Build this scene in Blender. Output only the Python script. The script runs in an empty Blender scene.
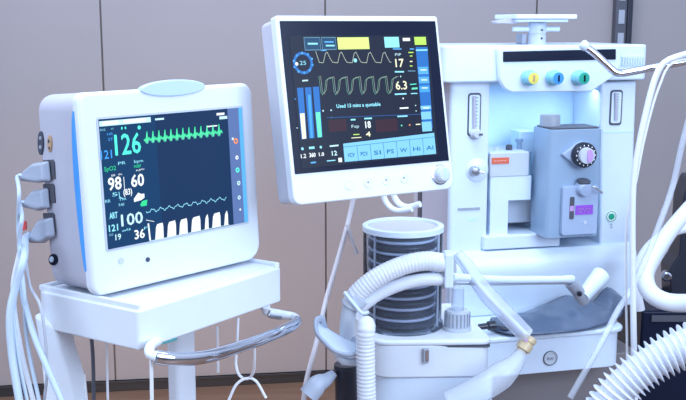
import bpy, bmesh, math, random
from mathutils import Vector, Matrix
random.seed(4)
V = Vector
PI = math.pi
sc = bpy.context.scene
col = sc.collection
# ------------------------------------------------------------------ camera
CAM = V((0, 0, 1.6)); PITCH = math.radians(10); F = 1000.0
cd = bpy.data.cameras.new('camera'); cam = bpy.data.objects.new('camera', cd); col.objects.link(cam)
cd.sensor_width = 36; cd.lens = F / 686 * 36
cam.location = CAM; cam.rotation_euler = (PI / 2 - PITCH, 0, 0); sc.camera = cam
cd.clip_start = .05
_f = V((0, math.cos(PITCH), -math.sin(PITCH))); _u = V((0, math.sin(PITCH), math.cos(PITCH)))
def ray(px, py): return _f + V((1, 0, 0)) * ((px - 343) / F) + _u * ((200 - py) / F)
def W(px, py, Y):
    r = ray(px, py); return CAM + r * (Y / r.y)
def H(px, py, z):
    r = ray(px, py); return CAM + r * ((z - CAM.z) / r.z)

# ------------------------------------------------------------------ frames
class Frame:
    def __init__(s, o, yaw=0, tilt=0):
        yaw = math.radians(yaw); t = math.radians(tilt)
        s.o = V(o); s.x = V((math.cos(yaw), math.sin(yaw), 0))
        n = V((math.sin(yaw), -math.cos(yaw), 0))
        s.z = V((0, 0, 1)) * math.cos(t) - n * math.sin(t)
        s.y = s.z.cross(s.x)
        m = Matrix((s.x, s.y, s.z)).transposed().to_4x4(); m.translation = s.o
        s.m = m; s.inv = m.inverted()
    def px(s, px, py, d=0.0):
        r = ray(px, py); k = ((s.o + s.y * d - CAM).dot(s.y)) / r.dot(s.y)
        return s.inv @ (CAM + r * k)
    def at(s, px, py, Y): return s.inv @ W(px, py, Y)
    def loc(s, p): return s.inv @ V(p)

# ------------------------------------------------------------------ materials
def mat(name, c, rough=.45, metal=0, var=.03, scale=30, bump=0.0, coat=0, spec=None):
    m = bpy.data.materials.new(name); m.use_nodes = True; nt = m.node_tree; b = nt.nodes['Principled BSDF']
    tc = nt.nodes.new('ShaderNodeTexCoord'); no = nt.nodes.new('ShaderNodeTexNoise'); no.inputs['Scale'].default_value = scale
    no.inputs['Detail'].default_value = 3
    nt.links.new(tc.outputs['Object'], no.inputs['Vector'])
    mx = nt.nodes.new('ShaderNodeMix'); mx.data_type = 'RGBA'
    mx.inputs['A'].default_value = (*[max(0, v * (1 - var)) for v in c], 1); mx.inputs['B'].default_value = (*[min(1, v * (1 + var)) for v in c], 1)
    nt.links.new(no.outputs['Fac'], mx.inputs['Factor']); nt.links.new(mx.outputs['Result'], b.inputs['Base Color'])
    b.inputs['Roughness'].default_value = rough; b.inputs['Metallic'].default_value = metal
    if coat: b.inputs['Coat Weight'].default_value = coat; b.inputs['Coat Roughness'].default_value = .1
    if spec is not None: b.inputs['Specular IOR Level'].default_value = spec
    if bump:
        bp = nt.nodes.new('ShaderNodeBump'); bp.inputs['Strength'].default_value = bump; bp.inputs['Distance'].default_value = .002
        nt.links.new(no.outputs['Fac'], bp.inputs['Height']); nt.links.new(bp.outputs['Normal'], b.inputs['Normal'])
    return m
def emat(name, c, s=1.0):
    m = bpy.data.materials.new(name); m.use_nodes = True; nt = m.node_tree; b = nt.nodes['Principled BSDF']
    b.inputs['Base Color'].default_value = (.01, .012, .02, 1); b.inputs['Roughness'].default_value = .3; b.inputs['Specular IOR Level'].default_value = .12
    b.inputs['Emission Color'].default_value = (*c, 1); b.inputs['Emission Strength'].default_value = s
    return m
def clear(name, tint=(.9, .94, 1), milk=.1, rough=.08, col_=(.9, .93, 1)):
    "clear plastic: see-through body, glossy skin, a little milkiness"
    m = bpy.data.materials.new(name); m.use_nodes = True; nt = m.node_tree; N = nt.nodes; L = nt.links
    out = N['Material Output']; b = N['Principled BSDF']; b.inputs['Base Color'].default_value = (*col_, 1); b.inputs['Roughness'].default_value = .35
    tr = N.new('ShaderNodeBsdfTransparent'); tr.inputs[0].default_value = (*tint, 1)
    gl = N.new('ShaderNodeBsdfGlossy'); gl.inputs['Roughness'].default_value = rough
    lw = N.new('ShaderNodeLayerWeight'); lw.inputs['Blend'].default_value = .07
    a = N.new('ShaderNodeMixShader'); L.new(lw.outputs['Fresnel'], a.inputs[0]); L.new(tr.outputs[0], a.inputs[1]); L.new(gl.outputs[0], a.inputs[2])
    c = N.new('ShaderNodeMixShader'); c.inputs[0].default_value = milk; L.new(a.outputs[0], c.inputs[1]); L.new(b.outputs[0], c.inputs[2])
    L.new(c.outputs[0], out.inputs['Surface']); return m

M = dict(
    white=mat('white_plastic', (.74, .79, .87), .38, coat=.15),
    warm=mat('cream_plastic', (.73, .78, .86), .4, coat=.2),
    mach=mat('machine_enamel', (.68, .79, .93), .35, coat=.25),
    bay=mat('pale_blue_enamel', (.60, .80, .97), .4, coat=.2),
    lilac=mat('grey_lilac_plastic', (.52, .52, .60), .5),
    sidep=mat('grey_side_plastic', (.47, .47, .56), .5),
    grey=mat('grey_plastic', (.33, .36, .43), .45),
    lgrey=mat('light_grey_plastic', (.55, .60, .68), .42), plug=mat('plug_grey', (.40, .45, .55), .4),
    vap=mat('vaporizer_grey', (.28, .39, .54), .38, coat=.3),
    vap2=mat('vaporizer_plate', (.36, .45, .62), .4),
    dark=mat('dark_rubber', (.018, .022, .038), .28),
    navy=mat('dark_navy_plastic', (.009, .013, .032), .22, spec=.12),
    dgrey=mat('dark_grey', (.07, .075, .10), .5),
    bag=mat('grey_bag_rubber', (.085, .12, .195), .32, bump=.3, scale=6, coat=.25),
    chrome=mat('chrome', (.66, .70, .78), .08, 1),
    steel=mat('steel', (.45, .47, .52), .3, 1),
    brass=mat('tan_fitting', (.62, .50, .32), .35, .2),
    blue=mat('blue_trim', (.06, .32, .80), .4),
    lamp=mat('pale_blue_lens', (.52, .68, .86), .25, coat=.5),
    hose=mat('white_hose', (.72, .76, .84), .4, coat=.2),
    cable=mat('pale_blue_cable', (.50, .60, .72), .4),
    cable2=mat('grey_cable', (.45, .47, .54), .45),
    cord=mat('white_cord', (.80, .81, .86), .5),
    pinkhose=mat('pinkish_tube', (.62, .58, .62), .4),
    yellow=mat('yellow_face', (.80, .70, .12), .4), bluek=mat('blue_face', (.03, .28, .72), .35), greenk=mat('green_face', (.0, .36, .25), .35),
    cyan=mat('cyan_knob', (.25, .62, .78), .3, coat=.4),
    orange=mat('orange_label', (.72, .13, .06), .5), red=mat('red_mark', (.7, .08, .08), .5),
    purple=mat('purple_label', (.30, .07, .60), .5), lavender=mat('lavender_plastic', (.55, .32, .72), .4),
    teal=mat('teal_plastic', (.08, .36, .38), .4), green=mat('green_ring', (.0, .35, .20), .4),
    print_=mat('grey_print', (.30, .34, .42), .6), ink=mat('dark_print', (.05, .06, .10), .6), wprint=mat('white_print', (.9, .9, .95), .5),
    brownc=mat('tan_socket', (.50, .33, .20), .5),
    clear=clear('clear_dome', milk=.03, rough=.04), tube=clear('translucent_tube', milk=.30), win=clear('gauge_glass', milk=.08),
)

# ------------------------------------------------------------------ mesh builder
class MB:
    def __init__(s): s.v = []; s.f = []; s.mi = []; s.mats = []
    def mid(s, m):
        if m is None: return 0
        if m not in s.mats: s.mats.append(m)
        return s.mats.index(m)
    def add(s, vs, fs, m=None):
        b = len(s.v); s.v += [V(p) for p in vs]; k = s.mid(m)
        for f in fs: s.f.append([b + i for i in f]); s.mi.append(k)
    def box(s, a, b, m=None):
        x0, y0, z0 = [min(a[i], b[i]) for i in range(3)]; x1, y1, z1 = [max(a[i], b[i]) for i in range(3)]
        s.add([(x0, y0, z0), (x1, y0, z0), (x1, y1, z0), (x0, y1, z0), (x0, y0, z1), (x1, y0, z1), (x1, y1, z1), (x0, y1, z1)],
              [(0, 3, 2, 1), (4, 5, 6, 7), (0, 1, 5, 4), (1, 2, 6, 5), (2, 3, 7, 6), (3, 0, 4, 7)], m); return s
    def prism(s, poly, y0, y1, m=None):
        "poly of (x,z) extruded along local y"
        n = len(poly); A = sum(poly[i][0] * poly[(i + 1) % n][1] - poly[(i + 1) % n][0] * poly[i][1] for i in range(n))
        if A < 0: poly = poly[::-1]
        s.add([(p[0], y0, p[1]) for p in poly] + [(p[0], y1, p[1]) for p in poly],
              [tuple(range(n)), tuple(range(2 * n - 1, n - 1, -1))] + [(i, i + n, (i + 1) % n + n, (i + 1) % n) for i in range(n)], m); return s
    def slab(s, poly, z0, z1, m=None):
        "poly of (x,y) extruded along z"
        n = len(poly); A = sum(poly[i][0] * poly[(i + 1) % n][1] - poly[(i + 1) % n][0] * poly[i][1] for i in range(n))
        if A < 0: poly = poly[::-1]
        s.add([(p[0], p[1], z0) for p in poly] + [(p[0], p[1], z1) for p in poly],
              [tuple(range(n - 1, -1, -1)), tuple(range(n, 2 * n))] + [(i, (i + 1) % n, (i + 1) % n + n, i + n) for i in range(n)], m); return s
    def lathe(s, prof, o, axis=(0, 0, 1), n=40, m=None):
        "prof: (r, h) pairs along axis from o"
        ax = V(axis).normalized(); a = ax.orthogonal().normalized(); b = ax.cross(a); o = V(o); vs = []; fs = []
        for r, h in prof:
            for i in range(n):
                t = 2 * PI * i / n; vs.append(o + ax * h + (a * math.cos(t) + b * math.sin(t)) * max(r, 1e-5))
        for j in range(len(prof) - 1):
            for i in range(n):
                k = (i + 1) % n; fs.append((j * n + i, j * n + k, (j + 1) * n + k, (j + 1) * n + i))
        if prof[0][0] > 1e-4: fs.append(tuple(range(n - 1, -1, -1)))
        if prof[-1][0] > 1e-4: fs.append(tuple((len(prof) - 1) * n + i for i in range(n)))
        s.add(vs, fs, m); return s
    def cyl(s, a, b, r, n=24, m=None, r2=None):
        a, b = V(a), V(b); return s.lathe([(r, 0), (r if r2 is None else r2, (b - a).length)], a, b - a, n, m)
    def tube(s, pts, r, n=12, step=.006, rf=None, m=None, squash=1.0, closed=False):
        pts = [V(p) for p in pts]
        P = smooth(pts, step, closed)
        tot = sum((P[i + 1] - P[i]).length for i in range(len(P) - 1)); acc = 0
        vs = []; T = (P[1] - P[0]).normalized(); N_ = T.orthogonal().normalized()
        if abs(T.z) < .9: N_ = (V((0, 0, 1)) - T * T.z).normalized()
        for i, p in enumerate(P):
            if i: acc += (p - P[i - 1]).length
            T = (P[min(i + 1, len(P) - 1)] - P[max(i - 1, 0)]).normalized()
            N_ = (N_ - T * N_.dot(T)).normalized(); B = T.cross(N_)
            rr = rf(acc, tot) if rf else r
            for k in range(n):
                a = 2 * PI * k / n; vs.append(p + N_ * math.cos(a) * rr * squash + B * math.sin(a) * rr)
        L = len(P); fs = [(j * n + k, j * n + (k + 1) % n, (j + 1) * n + (k + 1) % n, (j + 1) * n + k) for j in range(L - 1) for k in range(n)]
        fs += [tuple(range(n - 1, -1, -1)), tuple((L - 1) * n + k for k in range(n))]
        s.add(vs, fs, m); return s
    def obj(s, name, m, parent=None, mw=None, bevel=0, seg=2, sharp=40):
        me = bpy.data.meshes.new(name); me.from_pydata([tuple(v) for v in s.v], [], s.f)
        mats = s.mats or [M[m] if isinstance(m, str) else m]
        for q in mats: me.materials.append(q)
        if s.mats:
            for p, k in zip(me.polygons, s.mi): p.material_index = k
        bm = bmesh.new(); bm.from_mesh(me); bmesh.ops.recalc_face_normals(bm, faces=bm.faces) if not getattr(s, 'flat', False) else None
        bm.to_mesh(me); bm.free()
        me.shade_smooth(); me.set_sharp_from_angle(angle=math.radians(sharp))
        o = bpy.data.objects.new(name, me); col.objects.link(o)
        if parent: o.parent = parent
        elif mw is not None: o.matrix_world = mw
        if bevel:
            b = o.modifiers.new('bevel', 'BEVEL'); b.width = bevel; b.segments = seg; b.limit_method = 'ANGLE'; b.angle_limit = math.radians(40)
            b.harden_normals = True
        return o
def smooth(pts, step, closed=False):
    if len(pts) < 3:
        n = max(1, int((pts[1] - pts[0]).length / step)); return [pts[0].lerp(pts[1], i / n) for i in range(n + 1)]
    out = []; n = len(pts)
    for i in range(n - 1):
        p0 = pts[i - 1] if i else pts[0] * 2 - pts[1]; p1 = pts[i]; p2 = pts[i + 1]; p3 = pts[i + 2] if i + 2 < n else pts[-1] * 2 - pts[-2]
        k = max(2, int((p2 - p1).length / step))
        for j in range(k):
            t = j / k
            out.append(.5 * ((2 * p1) + (p2 - p0) * t + (2 * p0 - 5 * p1 + 4 * p2 - p3) * t * t + (3 * p1 - p0 - 3 * p2 + p3) * t ** 3))
    out.append(pts[-1]); return out
def rrect(x0, z0, x1, z1, r, n=6):
    x0, x1 = min(x0, x1), max(x0, x1); z0, z1 = min(z0, z1), max(z0, z1)
    R = r if isinstance(r, (list, tuple)) else [r] * 4   # bl, br, tr, tl
    out = []
    for (cx, cz, a0, q) in ((x0, z0, PI, R[0]), (x1, z0, 1.5 * PI, R[1]), (x1, z1, 0, R[2]), (x0, z1, .5 * PI, R[3])):
        ox = cx + (q if cx == x0 else -q); oz = cz + (q if cz == z0 else -q)
        for i in range(n + 1):
            a = a0 + .5 * PI * i / n; out.append((ox + q * math.cos(a), oz + q * math.sin(a)))
    return out
def rpoly(pts, r, n=5):
    "round the corners of any polygon"
    out = []; N_ = len(pts); P = [V((p[0], p[1])) for p in pts]; rs = r if isinstance(r, (list, tuple)) else [r] * N_
    for i in range(N_):
        a, b, c = P[i - 1], P[i], P[(i + 1) % N_]; d = min(rs[i], (a - b).length * .48, (c - b).length * .48)
        if d <= 0: out.append(tuple(b)); continue
        p, q = b + (a - b).normalized() * d, b + (c - b).normalized() * d
        for k in range(n + 1):
            t = k / n; out.append(tuple(p * (1 - t) ** 2 + b * 2 * t * (1 - t) + q * t * t))
    return out
def ell(cx, cz, a, b, n=36): return [(cx + a * math.cos(2 * PI * i / n), cz + b * math.sin(2 * PI * i / n)) for i in range(n)]
def corr(r, pitch, amp):
    return lambda s, t: r * (1 + amp * math.sin(2 * PI * s / pitch))

def tag(o, label=None, cat=None, group=None, kind=None):
    if label: o['label'] = label
    if cat: o['category'] = cat
    if group: o['group'] = group
    if kind: o['kind'] = kind
    return o
def thing(name, label, cat, fr=None, group=None, base=None):
    "Empty at the thing's base"
    o = bpy.data.objects.new(name, None); col.objects.link(o); o.empty_display_size = .05
    if fr: o.matrix_world = fr.m
    elif base: o.location = base
    return tag(o, label, cat, group)
def solo(name, mb, m, label, cat, group=None, bevel=0, **k):
    "a thing that is one mesh, built in world coordinates; origin moved to its base"
    zs = min(v.z for v in mb.v); c = sum(mb.v, V((0, 0, 0))) / len(mb.v); o_ = V((c.x, c.y, zs))
    mb.v = [v - o_ for v in mb.v]
    o = mb.obj(name, m, mw=Matrix.Translation(o_), bevel=bevel, **k)
    return tag(o, label, cat, group)

# ------------------------------------------------------------------ display content
_tc = {}
def text_mesh(s):
    if s not in _tc:
        c = bpy.data.curves.new('t', 'FONT'); c.body = s; c.size = 1; c.resolution_u = 2
        o = bpy.data.objects.new('t', c); col.objects.link(o); bpy.context.view_layer.update()
        me = bpy.data.meshes.new_from_object(o.evaluated_get(bpy.context.evaluated_depsgraph_get()))
        _tc[s] = ([v.co.copy() for v in me.vertices], [tuple(p.vertices) for p in me.polygons])
        bpy.data.objects.remove(o); bpy.data.curves.remove(c); bpy.data.meshes.remove(me)
    return _tc[s]
class Disp:
    "flat picture elements laid on a plane of a frame (d = depth of the plane); pixel positions in the photo give local x,z"
    def __init__(s, fr, d, mb): s.fr = fr; s.d = d; s.mb = mb; s.k = 0
    def L(s, px, py): p = s.fr.px(px, py, s.d); return (p.x, p.z)
    def face(s, pts, m, lay=1):
        n = len(pts); A = sum(pts[i][0] * pts[(i + 1) % n][1] - pts[(i + 1) % n][0] * pts[i][1] for i in range(n))
        if A < 0: pts = pts[::-1]
        y = s.d - .00025 * lay; s.mb.add([(p[0], y, p[1]) for p in pts], [tuple(range(n))], m)
    def poly(s, pp, m, lay=1): s.face([s.L(*p) for p in pp], m, lay)
    def rect(s, x0, y0, x1, y1, m, lay=1, level=True):
        "local-axis rectangle through two pixel corners (top-left, bottom-right)"
        a = s.L(x0, y0); b = s.L(x1, y1); s.face([(a[0], a[1]), (b[0], a[1]), (b[0], b[1]), (a[0], b[1])], m, lay)
    def line(s, pp, w, m, lay=2):
        P = [V(s.L(*p)) for p in pp]
        for a, b in zip(P, P[1:]):
            t = (b - a)
            if t.length < 1e-6: continue
            t.normalize(); q = V((-t.y, t.x)) * w * .5; a_, b_ = a - t * w * .3, b + t * w * .3
            s.face([tuple(a_ - q), tuple(b_ - q), tuple(b_ + q), tuple(a_ + q)], m, lay)
    def disc(s, px, py, r, m, lay=2, n=20): c = s.L(px, py); s.face([(c[0] + r * math.cos(2 * PI * i / n), c[1] + r * math.sin(2 * PI * i / n)) for i in range(n)], m, lay)
    def ring(s, px, py, r, w, m, lay=2, n=28, a0=0, a1=2 * PI):
        c = s.L(px, py)
        for i in range(n):
            t0, t1 = a0 + (a1 - a0) * i / n, a0 + (a1 - a0) * (i + 1) / n
            s.face([(c[0] + q * math.cos(t), c[1] + q * math.sin(t)) for q, t in ((r, t0), (r + w, t0), (r + w, t1), (r, t1))], m, lay)
    def text(s, x0, y0, x1, h, body, m, lay=3, bold=0):
        "baseline-left pixel, right pixel, cap height in pixels"
        vs, fs = text_mesh(body); a = V(s.L(x0, y0)); b = V(s.L(x0, y0 - h)); hh = b.y - a.y
        ww = (V(s.L(x1, y0)) - a).x; mx = max(v.x for v in vs); mn = min(v.x for v in vs); my = max(v.y for v in vs)
        sx = ww / (mx - mn); sy = hh / my; y = s.d - .00025 * lay
        offs = [(0, 0)] if not bold else [(-bold, 0), (bold, 0), (0, bold), (0, -bold)]
        for ox, oz in offs:
            s.mb.add([(a.x + (v.x - mn) * sx + ox, y, a.y + v.y * sy + oz) for v in vs], fs, m)

E_ = dict(
    bgA=emat('display_blue_field', (.003, .038, .115), 1), bgA2=emat('display_navy', (.004, .026, .085), 1), colA=emat('display_side_column', (.10, .17, .40), 1),
    aqua=emat('display_aqua', (.10, .95, .72), 1.0), agreen=emat('display_green', (.03, .70, .28), 1.0), acyan=emat('display_cyan', (.30, .80, 1.0), 1.0),
    ablue=emat('display_blue', (.06, .36, .95), 1.0), awhite=emat('display_white', (.86, .95, 1.0), 1.0), pale=emat('display_pale', (.55, .85, .95), 1.0),
    aorange=emat('display_orange', (1.0, .35, .15), .8), dim=emat('display_dim_blue', (.02, .10, .30), 1),
    bgB=emat('display_black_field', (.005, .008, .020), 1), yel=emat('display_yellow', (.72, .95, .25), 1.0), lime=emat('display_lime', (.50, .85, .12), 1),
    bblue=emat('display_bar_blue', (.02, .16, .55), 1), bsky=emat('display_sky', (.10, .42, .90), 1), bbtn=emat('display_button', (.22, .60, .95), 1),
    cream=emat('display_cream', (.90, .92, .65), 1), mint=emat('display_mint', (.15, .85, .55), 1), trace1=emat('display_trace_grey', (.42, .50, .42), 1),
    trace2=emat('display_trace_green', (.12, .30, .22), 1), tab=emat('display_tab', (.01, .06, .14), 1), tabline=emat('display_tab_edge', (.12, .28, .42), 1),
    brown=emat('display_maroon', (.035, .010, .014), 1), navyline=emat('display_navy_line', (.02, .08, .26), 1), btnink=emat('display_button_ink', (.02, .16, .42), 1),
)

# ================================================================== SETTING
def wallmat():
    m = mat('wall_panel_paint', (.30, .275, .285), .6, var=.05, scale=2.5, bump=.05); return m
M['wall'] = wallmat()
M['seam'] = mat('wall_seam', (.16, .14, .14), .7)
M['base'] = mat('baseboard_rubber', (.02, .02, .025), .5)
def floormat():
    m = bpy.data.materials.new('brown_floor'); m.use_nodes = True; nt = m.node_tree; b = nt.nodes['Principled BSDF']
    tc = nt.nodes.new('ShaderNodeTexCoord'); mp = nt.nodes.new('ShaderNodeMapping'); mp.inputs['Scale'].default_value = (1, 9, 1)
    no = nt.nodes.new('ShaderNodeTexNoise'); no.inputs['Scale'].default_value = 3; no.inputs['Detail'].default_value = 6
    cr = nt.nodes.new('ShaderNodeValToRGB'); cr.color_ramp.elements[0].color = (.13, .065, .04, 1); cr.color_ramp.elements[1].color = (.30, .17, .11, 1)
    nt.links.new(tc.outputs['Object'], mp.inputs[0]); nt.links.new(mp.outputs[0], no.inputs['Vector']); nt.links.new(no.outputs['Fac'], cr.inputs[0])
    nt.links.new(cr.outputs[0], b.inputs['Base Color']); b.inputs['Roughness'].default_value = .35; return m
M['floor'] = floormat()
WF = Frame(W(200, 386, 4.27), 8); WF = Frame((WF.o.x, WF.o.y, 0), 8)
mb = MB(); mb.box((-4, -5.2, -.05), (4, .3, 0)); fl = mb.obj('floor', 'floor', mw=WF.m); tag(fl, kind='structure')
mb = MB(); mb.box((-4, .01, 0), (4, .14, 2.9), M['seam'])
xs = WF.px(326, 300, 0).x; xl = WF.px(102, 50, 0).x; stp = xs - xl
edges = sorted([xs + k * stp for k in range(-5, 7) if -4 < xs + k * stp < 4]); edges = [-4] + edges + [4]
for a, b in zip(edges, edges[1:]): mb.box((a + .004, 0, 0), (b - .004, .02, 2.9), M['wall'])
wl = mb.obj('wall_back', 'wall', mw=WF.m); tag(wl, kind='structure')
mb = MB(); mb.box((-4, -.015, 0), (4, 0, .048)); mb.box((-4, -.019, .036), (4, 0, .048)); bb = mb.obj('baseboard_back', 'base', mw=WF.m, bevel=.002); tag(bb, kind='structure')
# vertical wall rail behind the machine
t = thing('wall_rail', 'dark grey slotted vertical rail on the wall above the white machine', 'rail', WF)
a = WF.px(613, 40, -.02); b = WF.px(624, 40, -.02); c = WF.px(628, 40, -.02)
mb = MB(); mb.box((a.x, -.04, .3), (b.x, 0, 2.4)); mb.obj('channel', 'dgrey', t, bevel=.003)
mb = MB(); mb.box((b.x, -.05, .3), (c.x + .004, 0, 2.4)); mb.obj('edge_strip', 'dark', t, bevel=.003)
for i in range(10): mb = MB(); mb.box((a.x + .012, -.043, 1.1 + i * .1), (b.x - .012, -.036, 1.16 + i * .1)); mb.obj('slot', 'grey', t)

# ================================================================== PATIENT MONITOR (A)
FA = Frame(CAM + V((-.304, 1.823, -.29)), 48.5, 3.1)
HW, HH = .20, .176
base = FA.m.copy()
FAo = FA
A = thing('patient_monitor', 'white bedside monitor showing 126, 98, 60 and 100 beside green heartbeat trace', 'monitor', FA)
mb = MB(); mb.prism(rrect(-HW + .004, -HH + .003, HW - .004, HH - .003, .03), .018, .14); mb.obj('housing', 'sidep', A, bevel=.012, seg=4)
mb = MB(); mb.prism(rrect(-HW, -HH, HW, HH, [.022, .034, .024, .016]), 0, .024); mb.obj('front_bezel', 'white', A, bevel=.008, seg=4)
# blue trim along the left flank
pts = []
for i in range(21):
    u = i / 20; z = HH - .03 - u * (2 * HH - .075); pts.append((z, .0165 + .013 * math.sin(PI * u) ** .6 * (1 - .25 * u)))
mb = MB(); poly = [(.0155, z) for z, w in pts] + [(w + .001, z) for z, w in pts[::-1]]
n = len(poly)
mb.add([(-HW - .0025, p[0], p[1]) for p in poly] + [(-HW + .004, p[0], p[1]) for p in poly], [tuple(range(n)), tuple(range(2 * n - 1, n - 1, -1))] + [(i, (i + 1) % n, (i + 1) % n + n, i + n) for i in range(n)])
mb.obj('side_trim', 'blue', A, bevel=.001)
# alarm lamp
c = FA.px(174.5, 88, -.003); e = FA.px(206, 88, -.003); tp = FA.px(175, 79.5, -.003)
mb = MB(); mb.prism(ell(c.x, c.z, abs(e.x - c.x), tp.z - c.z), -.003, .010); mb.obj('alarm_lamp', 'lamp', A, bevel=.003, seg=3)
# screen
p = [FA.px(*q, -.001) for q in ((97.8, 119.4), (241, 107.5), (248, 221), (108.5, 250))]
sx0 = (p[0].x + p[3].x) / 2; sx1 = (p[1].x + p[2].x) / 2; sz1 = (p[0].z + p[1].z) / 2; sz0 = (p[2].z + p[3].z) / 2
mb = MB(); mb.prism(rrect(sx0 - .004, sz0 - .004, sx1 + .004, sz1 + .004, .004), -.0012, .003); mb.obj('screen_surround', 'lgrey', A)
mb = MB(); mb.flat = True
mb.box((sx0, -.002, sz0), (sx1, .002, sz1), E_['bgA2'])
D = Disp(FA, -.0021, mb)
def scrpt(u, v): return (sx0 + (sx1 - sx0) * u, sz1 - (sz1 - sz0) * v)
def srect(u0, v0, u1, v1, m, lay=1): D.face([scrpt(u0, v0), scrpt(u1, v0), scrpt(u1, v1), scrpt(u0, v1)], m, lay)
srect(0, 0, .36, 1, E_['bgA'], 1)
srect(.885, 0, 1, 1, E_['colA'], 1); srect(.97, 0, 1, 1, E_['bsky'], 2)
srect(0, .015, .33, .055, E_['pale'], 2); srect(.02, .02, .12, .045, E_['awhite'], 3); srect(.15, .02, .3, .045, E_['awhite'], 3)
srect(.36, .03, .42, .045, E_['pale'], 2)
srect(.80, .03, .86, .05, E_['awhite'], 2); srect(.82, .06, .88, .085, E_['pale'], 2); srect(.72, .13, .80, .14, E_['awhite'], 2)
D.text(115.5, 155.3, 141, 20.5, '126', E_['aqua'], bold=.0007)
D.text(101, 159.3, 112, 8.5, '121', E_['ablue'], bold=.0002)
D.text(104, 171.5, 116, 4.5, 'SpO2', E_['agreen'])
D.text(118, 165, 125.5, 3, 'PR', E_['acyan']); D.text(134, 163, 143, 3, 'bpm', E_['acyan']); D.text(134, 168, 141, 3, 'NIBP', E_['agreen'])
D.text(107, 135.5, 113, 2.5, 'HR', E_['ablue']); D.text(108, 141, 113, 3, 'ST', E_['ablue'])
D.text(121, 129.5, 126, 2.4, 'II', E_['aqua']); D.disc(139, 127.5, .0035, E_['aqua']); D.text(100, 131, 105, 2, 'ECG', E_['acyan']); D.text(111, 129.7, 113, 2, 'x1', E_['acyan'])
D.text(108.5, 190.5, 121.5, 12.5, '98', E_['awhite'], bold=.0007); D.line([(123.5, 177), (124.5, 190)], .0012, E_['awhite'])
D.text(131.5, 187, 144, 12, '60', E_['awhite'], bold=.0007)
D.text(111, 176.5, 115, 1.8, 'sys', E_['awhite']); D.text(118, 175.3, 122, 1.8, 'dia', E_['awhite']); D.text(136, 171.5, 140, 1.8, 'Pm', E_['awhite']); D.text(139, 170.3, 144, 1.8, 'adu', E_['awhite'])
D.text(123.5, 195.3, 132, 6, '(83)', E_['awhite'], bold=.0003); D.text(112, 196.5, 117.5, 3.6, '5', E_['acyan']); D.line([(118.8, 192), (119.4, 197), (123, 198.8)], .0015, E_['acyan'])
D.poly([(133.5, 199), (138, 192.5), (141, 194), (144, 193.5), (144.3, 197.5), (141, 200), (134, 202)], E_['awhite'], 3)
D.text(105, 203, 110.5, 3, 'RR', E_['acyan']); D.text(118.5, 201, 126, 3, 'Tm', E_['acyan']); D.text(118.5, 206.5, 124, 3, '9:40', E_['acyan'])
D.poly([(140, 204.5), (142, 201), (147, 199.6), (146.5, 205.5), (141, 206.5)], E_['agreen'], 3)
D.text(109.5, 219, 117.5, 6, 'ART', E_['acyan'], bold=.0003); D.text(109, 231.8, 118, 6.5, '121', E_['acyan'], bold=.0004)
D.text(121.5, 226.3, 143, 11.5, '100', E_['pale'], bold=.0006)
D.text(115.5, 240.2, 121, 5.8, '19', E_['pale'], bold=.0003); D.text(134.8, 239.2, 144.6, 8.8, '36', E_['awhite'], bold=.0006)
D.text(122, 231.8, 131, 2.5, 'awRR', E_['acyan']); D.text(109, 236, 113, 2, 'CO2', E_['acyan']); D.text(144, 229.5, 149, 2.5, 'Fi', E_['acyan'])
# heartbeat trace
P = []; nb = 13
for i in range(nb):
    x = 144 + i * 6.0; y = 141.5 - i * .62
    P += [(x, y - 1.5), (x + 1.4, y - 2.5), (x + 2.0, y + .8), (x + 2.7, y - 9.5), (x + 3.4, y + .8), (x + 4.6, y - 4), (x + 6, y - 2)]
D.line(P, .0024, E_['agreen']); D.line([(q[0], q[1] + 1.2) for q in P[:]], .0010, E_['mint'], 3)
# pleth wave
P = []
for i in range(90):
    x = 146 + i * .9; y = 211.5 - i * .9 * .168; P.append((x, y + 1.5 * math.sin(i * .9 * .75) + .7 * math.sin(i * 1.9)))
D.line(P, .0011, E_['acyan'])
D.line([(146, 220), (154, 221.5)], .001, E_['awhite']); D.line([(150, 240), (148.2, 224)], .0035, E_['awhite'])
for x0, x1 in ((155, 163.5), (167, 176), (179, 187.5), (191, 200.5), (204.5, 208.5), (212, 220.5), (224, 228)):
    yb0, yb1 = 240 - (x0 - 153) * .205, 240 - (x1 - 153) * .205; yt0, yt1 = 224.5 - (x0 - 153) * .185, 224.5 - (x1 - 153) * .185
    D.poly([(x0, yb0), (x0 + .8, yt0 + 3), (x0 + 2, yt0), (x1 - 1.2, yt1), (x1 - .4, yt1 + 4), (x1, yb1)], E_['awhite'], 3)
D.line([(150, 241), (229, 224.6)], .001, E_['pale'])
for x, y, m, r in ((235.5, 141, 'aorange', .0058), (236.7, 157.5, 'awhite', .0040), (237.3, 170, 'teal', .0050), (238.5, 183, 'pale', .0044), (239, 197.5, 'pale', .0040), (240, 209.5, 'awhite', .0022)):
    mm = E_['aqua'] if m == 'teal' else E_[m]; D.disc(x, y, r, mm, 3)
    if r > .003: D.disc(x, y, r * .42, E_['colA'], 4)
D.text(231.5, 140, 233.5, 2.5, 'i', E_['awhite'], 3)
mb.obj('screen', None, A)
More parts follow.
